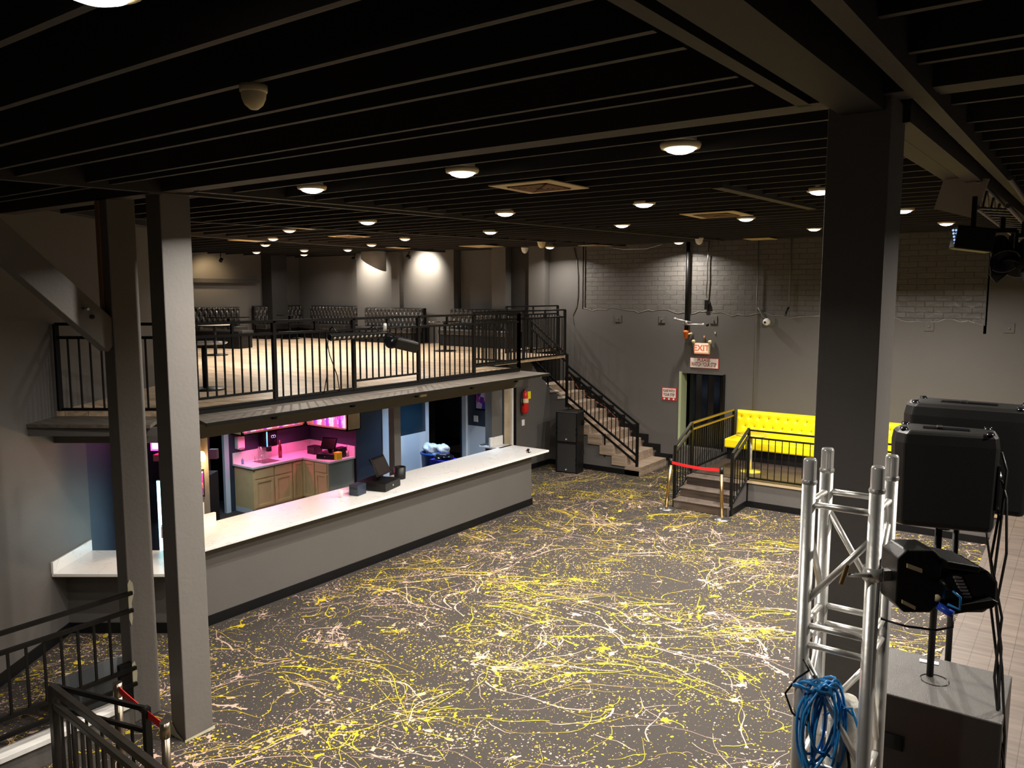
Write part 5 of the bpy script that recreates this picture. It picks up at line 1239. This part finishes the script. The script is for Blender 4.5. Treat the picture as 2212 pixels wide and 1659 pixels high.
lid = tag(lump(-10.55, 12.2, .84, .17, 12, (1.1, 1.1, .3)).build('black_liner', BLKGL), 'black liner bag draped on the deep blue crate', 'bag')

# ------------------------------------------------------------------ fittings on the balcony railing
lbx = thing('led_bar', 'black LED batten with a row of lenses clamped to the balcony railing', 'stage light', (-8.52, 8.0, 3.58))
MB().obox((-8.50, 8.0, 3.56), (.07, 1.1, .085), (0, R(25), 0)).build('housing', BLKPL, lbx, .008)
for k in range(12): MB().lathe([(0, .006), (.016, .004), (.02, 0)], (-8.468, 7.52+.086*k, 3.545), 14, axis=(1, -.2, -.4)).build('lens', SILV, lbx)
for yy in (7.6, 8.4): MB().tube([(-8.66, yy, 3.66), (-8.6, yy, 3.70), (-8.52, yy, 3.62)], .012, 8).build('clamp', BLKPL, lbx)
mv = thing('moving_head_light', 'black moving head light hanging from a silver clamp on the balcony railing', 'stage light', (-8.45, 8.75, 3.4))
MB().lathe([(.0, -.06), (.025, -.05), (.03, .03), (.02, .06), (0, .065)], (-8.55, 8.58, 3.66), 14).build('clamp', CHROME, mv)
MB().bar((-8.54, 8.60, 3.60), (-8.48, 8.66, 3.52), .09, .04).build('yoke_base', BLKPL, mv)
MB().lathe([(0, -.06), (.085, -.05), (.10, -.02), (.10, .05), (.08, .07), (0, .075)], (-8.46, 8.62, 3.44), 24, axis=(.6, -.8, .1)).build('yoke', BLKGL, mv, .004)
MB().obox((-8.36, 8.80, 3.40), (.19, .40, .17), (R(-14), R(12), R(-18))).build('head', BLKPL, mv, .03)
MB().lathe([(.0, .004), (.055, .004), (.06, 0)], (-8.30, 8.99, 3.335), 20, axis=(.3, 1, -.2)).build('lens', BLKGL, mv)
MB().tube([(-8.52, 8.60, 3.64), (-8.45, 8.75, 3.66), (-8.42, 8.83, 3.56), (-8.42, 8.85, 3.48)], .008, 8).build('safety_cable', BLKPL, mv)
for sgn, y_ in ((1, 7.52), (-1, 7.56)):
    tag(MB().tube([(-8.64, y_, 3.55), (-8.64, y_+.05*sgn, 3.3), (-8.64, y_+.18*(1 if sgn > 0 else -.3), 3.0), (-8.64, y_+.22*(1 if sgn > 0 else -.5), ZB+.01)], .007, 7).build('power_cable', BLKPL), 'black cable hanging from the LED batten, %s strand' % ('outer' if sgn > 0 else 'inner'), 'cable')

# ------------------------------------------------------------------ lounge furniture
booth('booth_sofa', 'black tufted sofa against the brightly lit pilasters', 2.35, (-16.55, 17.1, ZB), 0, VINYL, back_h=1.0, cush=2)
booth('booth_sofa', 'black tufted sofa half hidden by the balcony corner railing', 2.5, (-13.15, 17.1, ZB), R(-3), VINYL, back_h=1.0, cush=2)
booth('booth_sofa', 'black tufted corner booth run along the far lounge wall', 2.2, (-19.58, 17.5, ZB), 0, VINYL, back_h=1.03, cush=2)
booth('booth_sofa', 'black tufted corner booth run facing the railing, beside the dark post', 1.85, (-21.42, 16.55, ZB), R(90), VINYL, back_h=1.03, cush=1)
booth('booth_sofa', 'black tufted sofa under the wall ledge seen right of the grey column', 1.45, (-21.2, 14.15, ZB), R(78), VINYL, back_h=1.02, cush=1)
booth('booth_sofa', 'black tufted sofa whose end shows in the gap between the columns', 1.6, (-19.9, 11.3, ZB), R(70), VINYL, back_h=1.02, cush=1)
booth('bench_seat', 'black padded seat in front of the ledge sofa', 1.3, (-18.2, 12.2, ZB), R(200), VINYL, back_h=.44, cush=1)
def ctable(label, x, y, r=.36, h=.72, square=False, top=MIRROR):
    t = thing('pedestal_table', label, 'table', (x, y, ZB))
    if square: MB().box(x-r, x+r, y-r, y+r, ZB+h-.03, ZB+h).build('tabletop', top, t, .005)
    else: MB().lathe([(0, ZB+h-.03), (r-.02, ZB+h-.03), (r, ZB+h-.015), (r, ZB+h), (0, ZB+h)], (x, y, 0), 40).build('tabletop', top, t)
    MB().cyl((x, y, ZB+.03), (x, y, ZB+h-.03), .038).build('pedestal', IRON, t)
    MB().lathe([(0, ZB+.035), (.05, ZB+.035), (.27, ZB+.02), (.28, ZB), (0, ZB)], (x, y, 0), 36).build('foot', IRON, t)
    return t
ctable('low round grey table close behind the balcony railing by the column', -10.45, 6.78, .33, .70)
ctable('round pale table in the second row behind the railing', -16.2, 10.8, .38, .72)
ctable('square dark table between the ledge sofa and corner booth', -20.3, 14.0, .42, .74, True, BLKGL)
ctable('round dark table in front of the corner booth', -20.3, 16.2, .40, .76, False, BLKGL)
ctable('dark round table in front of the sofa near the stairs', -12.8, 14.9, .42, .74, False, BLKGL)

# ------------------------------------------------------------------ entrance ramp corner, lower left
cu = thing('ramp_curb', 'white topped low curb wall under the entrance railing', 'curb', (-7.3, 2.5, 0))
MB().box(-7.36, -7.24, -.5, 3.78, 0, .20).build('wall', WALL, cu); MB().box(-7.39, -7.21, -.5, 3.78, .20, .25).build('cap', WHITE, cu, .004)
r5 = thing('entrance_railing', 'black railing running from the brace column along the ramp curb', 'railing', (-7.3, 2.5, .25))
for zz, nm, w_ in ((1.31, 'top_rail', .04), (1.14, 'mid_rail', .04), (.56, 'bottom_rail', .035), (.40, 'bottom_rail', .035)):
    hrail(r5, (-7.262, 3.83, zz), (-7.262, -.5, zz), w_, .035, nm)
MB().box(-7.325, -7.275, 3.68, 3.80, .25, .62).build('post', IRON, r5)
k = 0
y = 3.6
while y > -.4: baluster(r5, -7.262, y, .56, 1.14, .02); y -= .145
r6 = thing('entrance_railing', 'thick worn black handrail in the foreground beside the red belt stanchions', 'railing', (-6.0, 2.8, 0))
HZ = mat('worn_rail', (.018, .015, .012), .38, .3, noise=.5)
MB().bar((-6.63, 2.80, .98), (-4.2, 2.62, 1.0), .05, .055).build('top_rail', HZ, r6, .004)
MB().bar((-6.63, 2.80, .84), (-4.2, 2.62, .86), .045, .045).build('mid_rail', HZ, r6, .004)
MB().box(-6.65, -6.59, 2.77, 2.83, 0, 1.0).build('post', HZ, r6)
for k in range(1, 18): baluster(r6, -6.62+2.4*k/18, 2.80-.18*k/18, .1, .84, .022, HZ)
MB().bar((-6.62, 2.82, .98), (-5.68, 3.06, .98), .03, .04).build('loop_rail', IRON, r6, .004)
MB().bar((-6.62, 2.82, .80), (-5.68, 3.06, .80), .03, .035).build('loop_rail', IRON, r6, .004)
MB().box(-5.71, -5.66, 3.035, 3.085, .0, .995).build('post', IRON, r6)
for k in range(1, 6): baluster(r6, -6.62+.94*k/6, 2.82+.24*k/6, .1, .8, .018)
stanchion('bronze toned stanchion beside the slim column at the entrance railing', -6.24, 3.13, (0, 0), 1.0, mat('bronze_steel', (.36, .30, .23), .28, 1.0))
stanchion('bronze toned stanchion in the foreground by the bare plaster foot of the column', -5.36, 3.02, (0, 0), 1.0, MATS['bronze_steel'])
belt('red belt between the two bronze toned stanchions at the entrance railing', (-6.21, 3.125, .95), (-5.39, 3.025, .95), .01, .06)
tb = thing('bus_tub', 'grey plastic bus tub on the carpet behind the entrance railing', 'tub', (-8.02, 3.84, 0))
def tubring(s, z): return [(-8.02+x*s, 3.84+y*s, z) for x, y in ((-.13,-.36),(.13,-.36),(.19,-.30),(.19,.30),(.13,.36),(-.13,.36),(-.19,.30),(-.19,-.30))]
vs = tubring(.86, .01)+tubring(1.0, .27)+tubring(1.07, .27)+tubring(1.07, .285)+tubring(.97, .285)+tubring(.83, .03)
fs = [tuple(reversed(range(8)))] + [(j*8+i, j*8+(i+1) % 8, (j+1)*8+(i+1) % 8, (j+1)*8+i) for j in range(5) for i in range(8)] + [tuple(range(40, 48))]
tbo = MB().add(vs, fs).build('tub_body', GREYPL, tb)
tbo.rotation_euler = (0, 0, 0)

# ------------------------------------------------------------------ camera, world
cam = bpy.data.cameras.new('camera'); co = bpy.data.objects.new('camera', cam); C.objects.link(co)
co.location = (0, 0, CH); co.rotation_euler = (R(90-PITCH), 0, R(YAW))
cam.sensor_fit = 'HORIZONTAL'; cam.sensor_width = 36; cam.lens = 36*FPX/2212; cam.clip_start = .05
sc_ = bpy.context.scene; sc_.camera = co
w = bpy.data.worlds.new('world'); sc_.world = w; w.use_nodes = True
w.node_tree.nodes['Background'].inputs[0].default_value = (.5, .45, .4, 1); w.node_tree.nodes['Background'].inputs[1].default_value = .0
sc_.view_settings.view_transform = 'Standard'; sc_.view_settings.look = 'None'; sc_.view_settings.gamma = 1; sc_.view_settings.use_curve_mapping = False
sc_.view_settings.exposure = 0.10
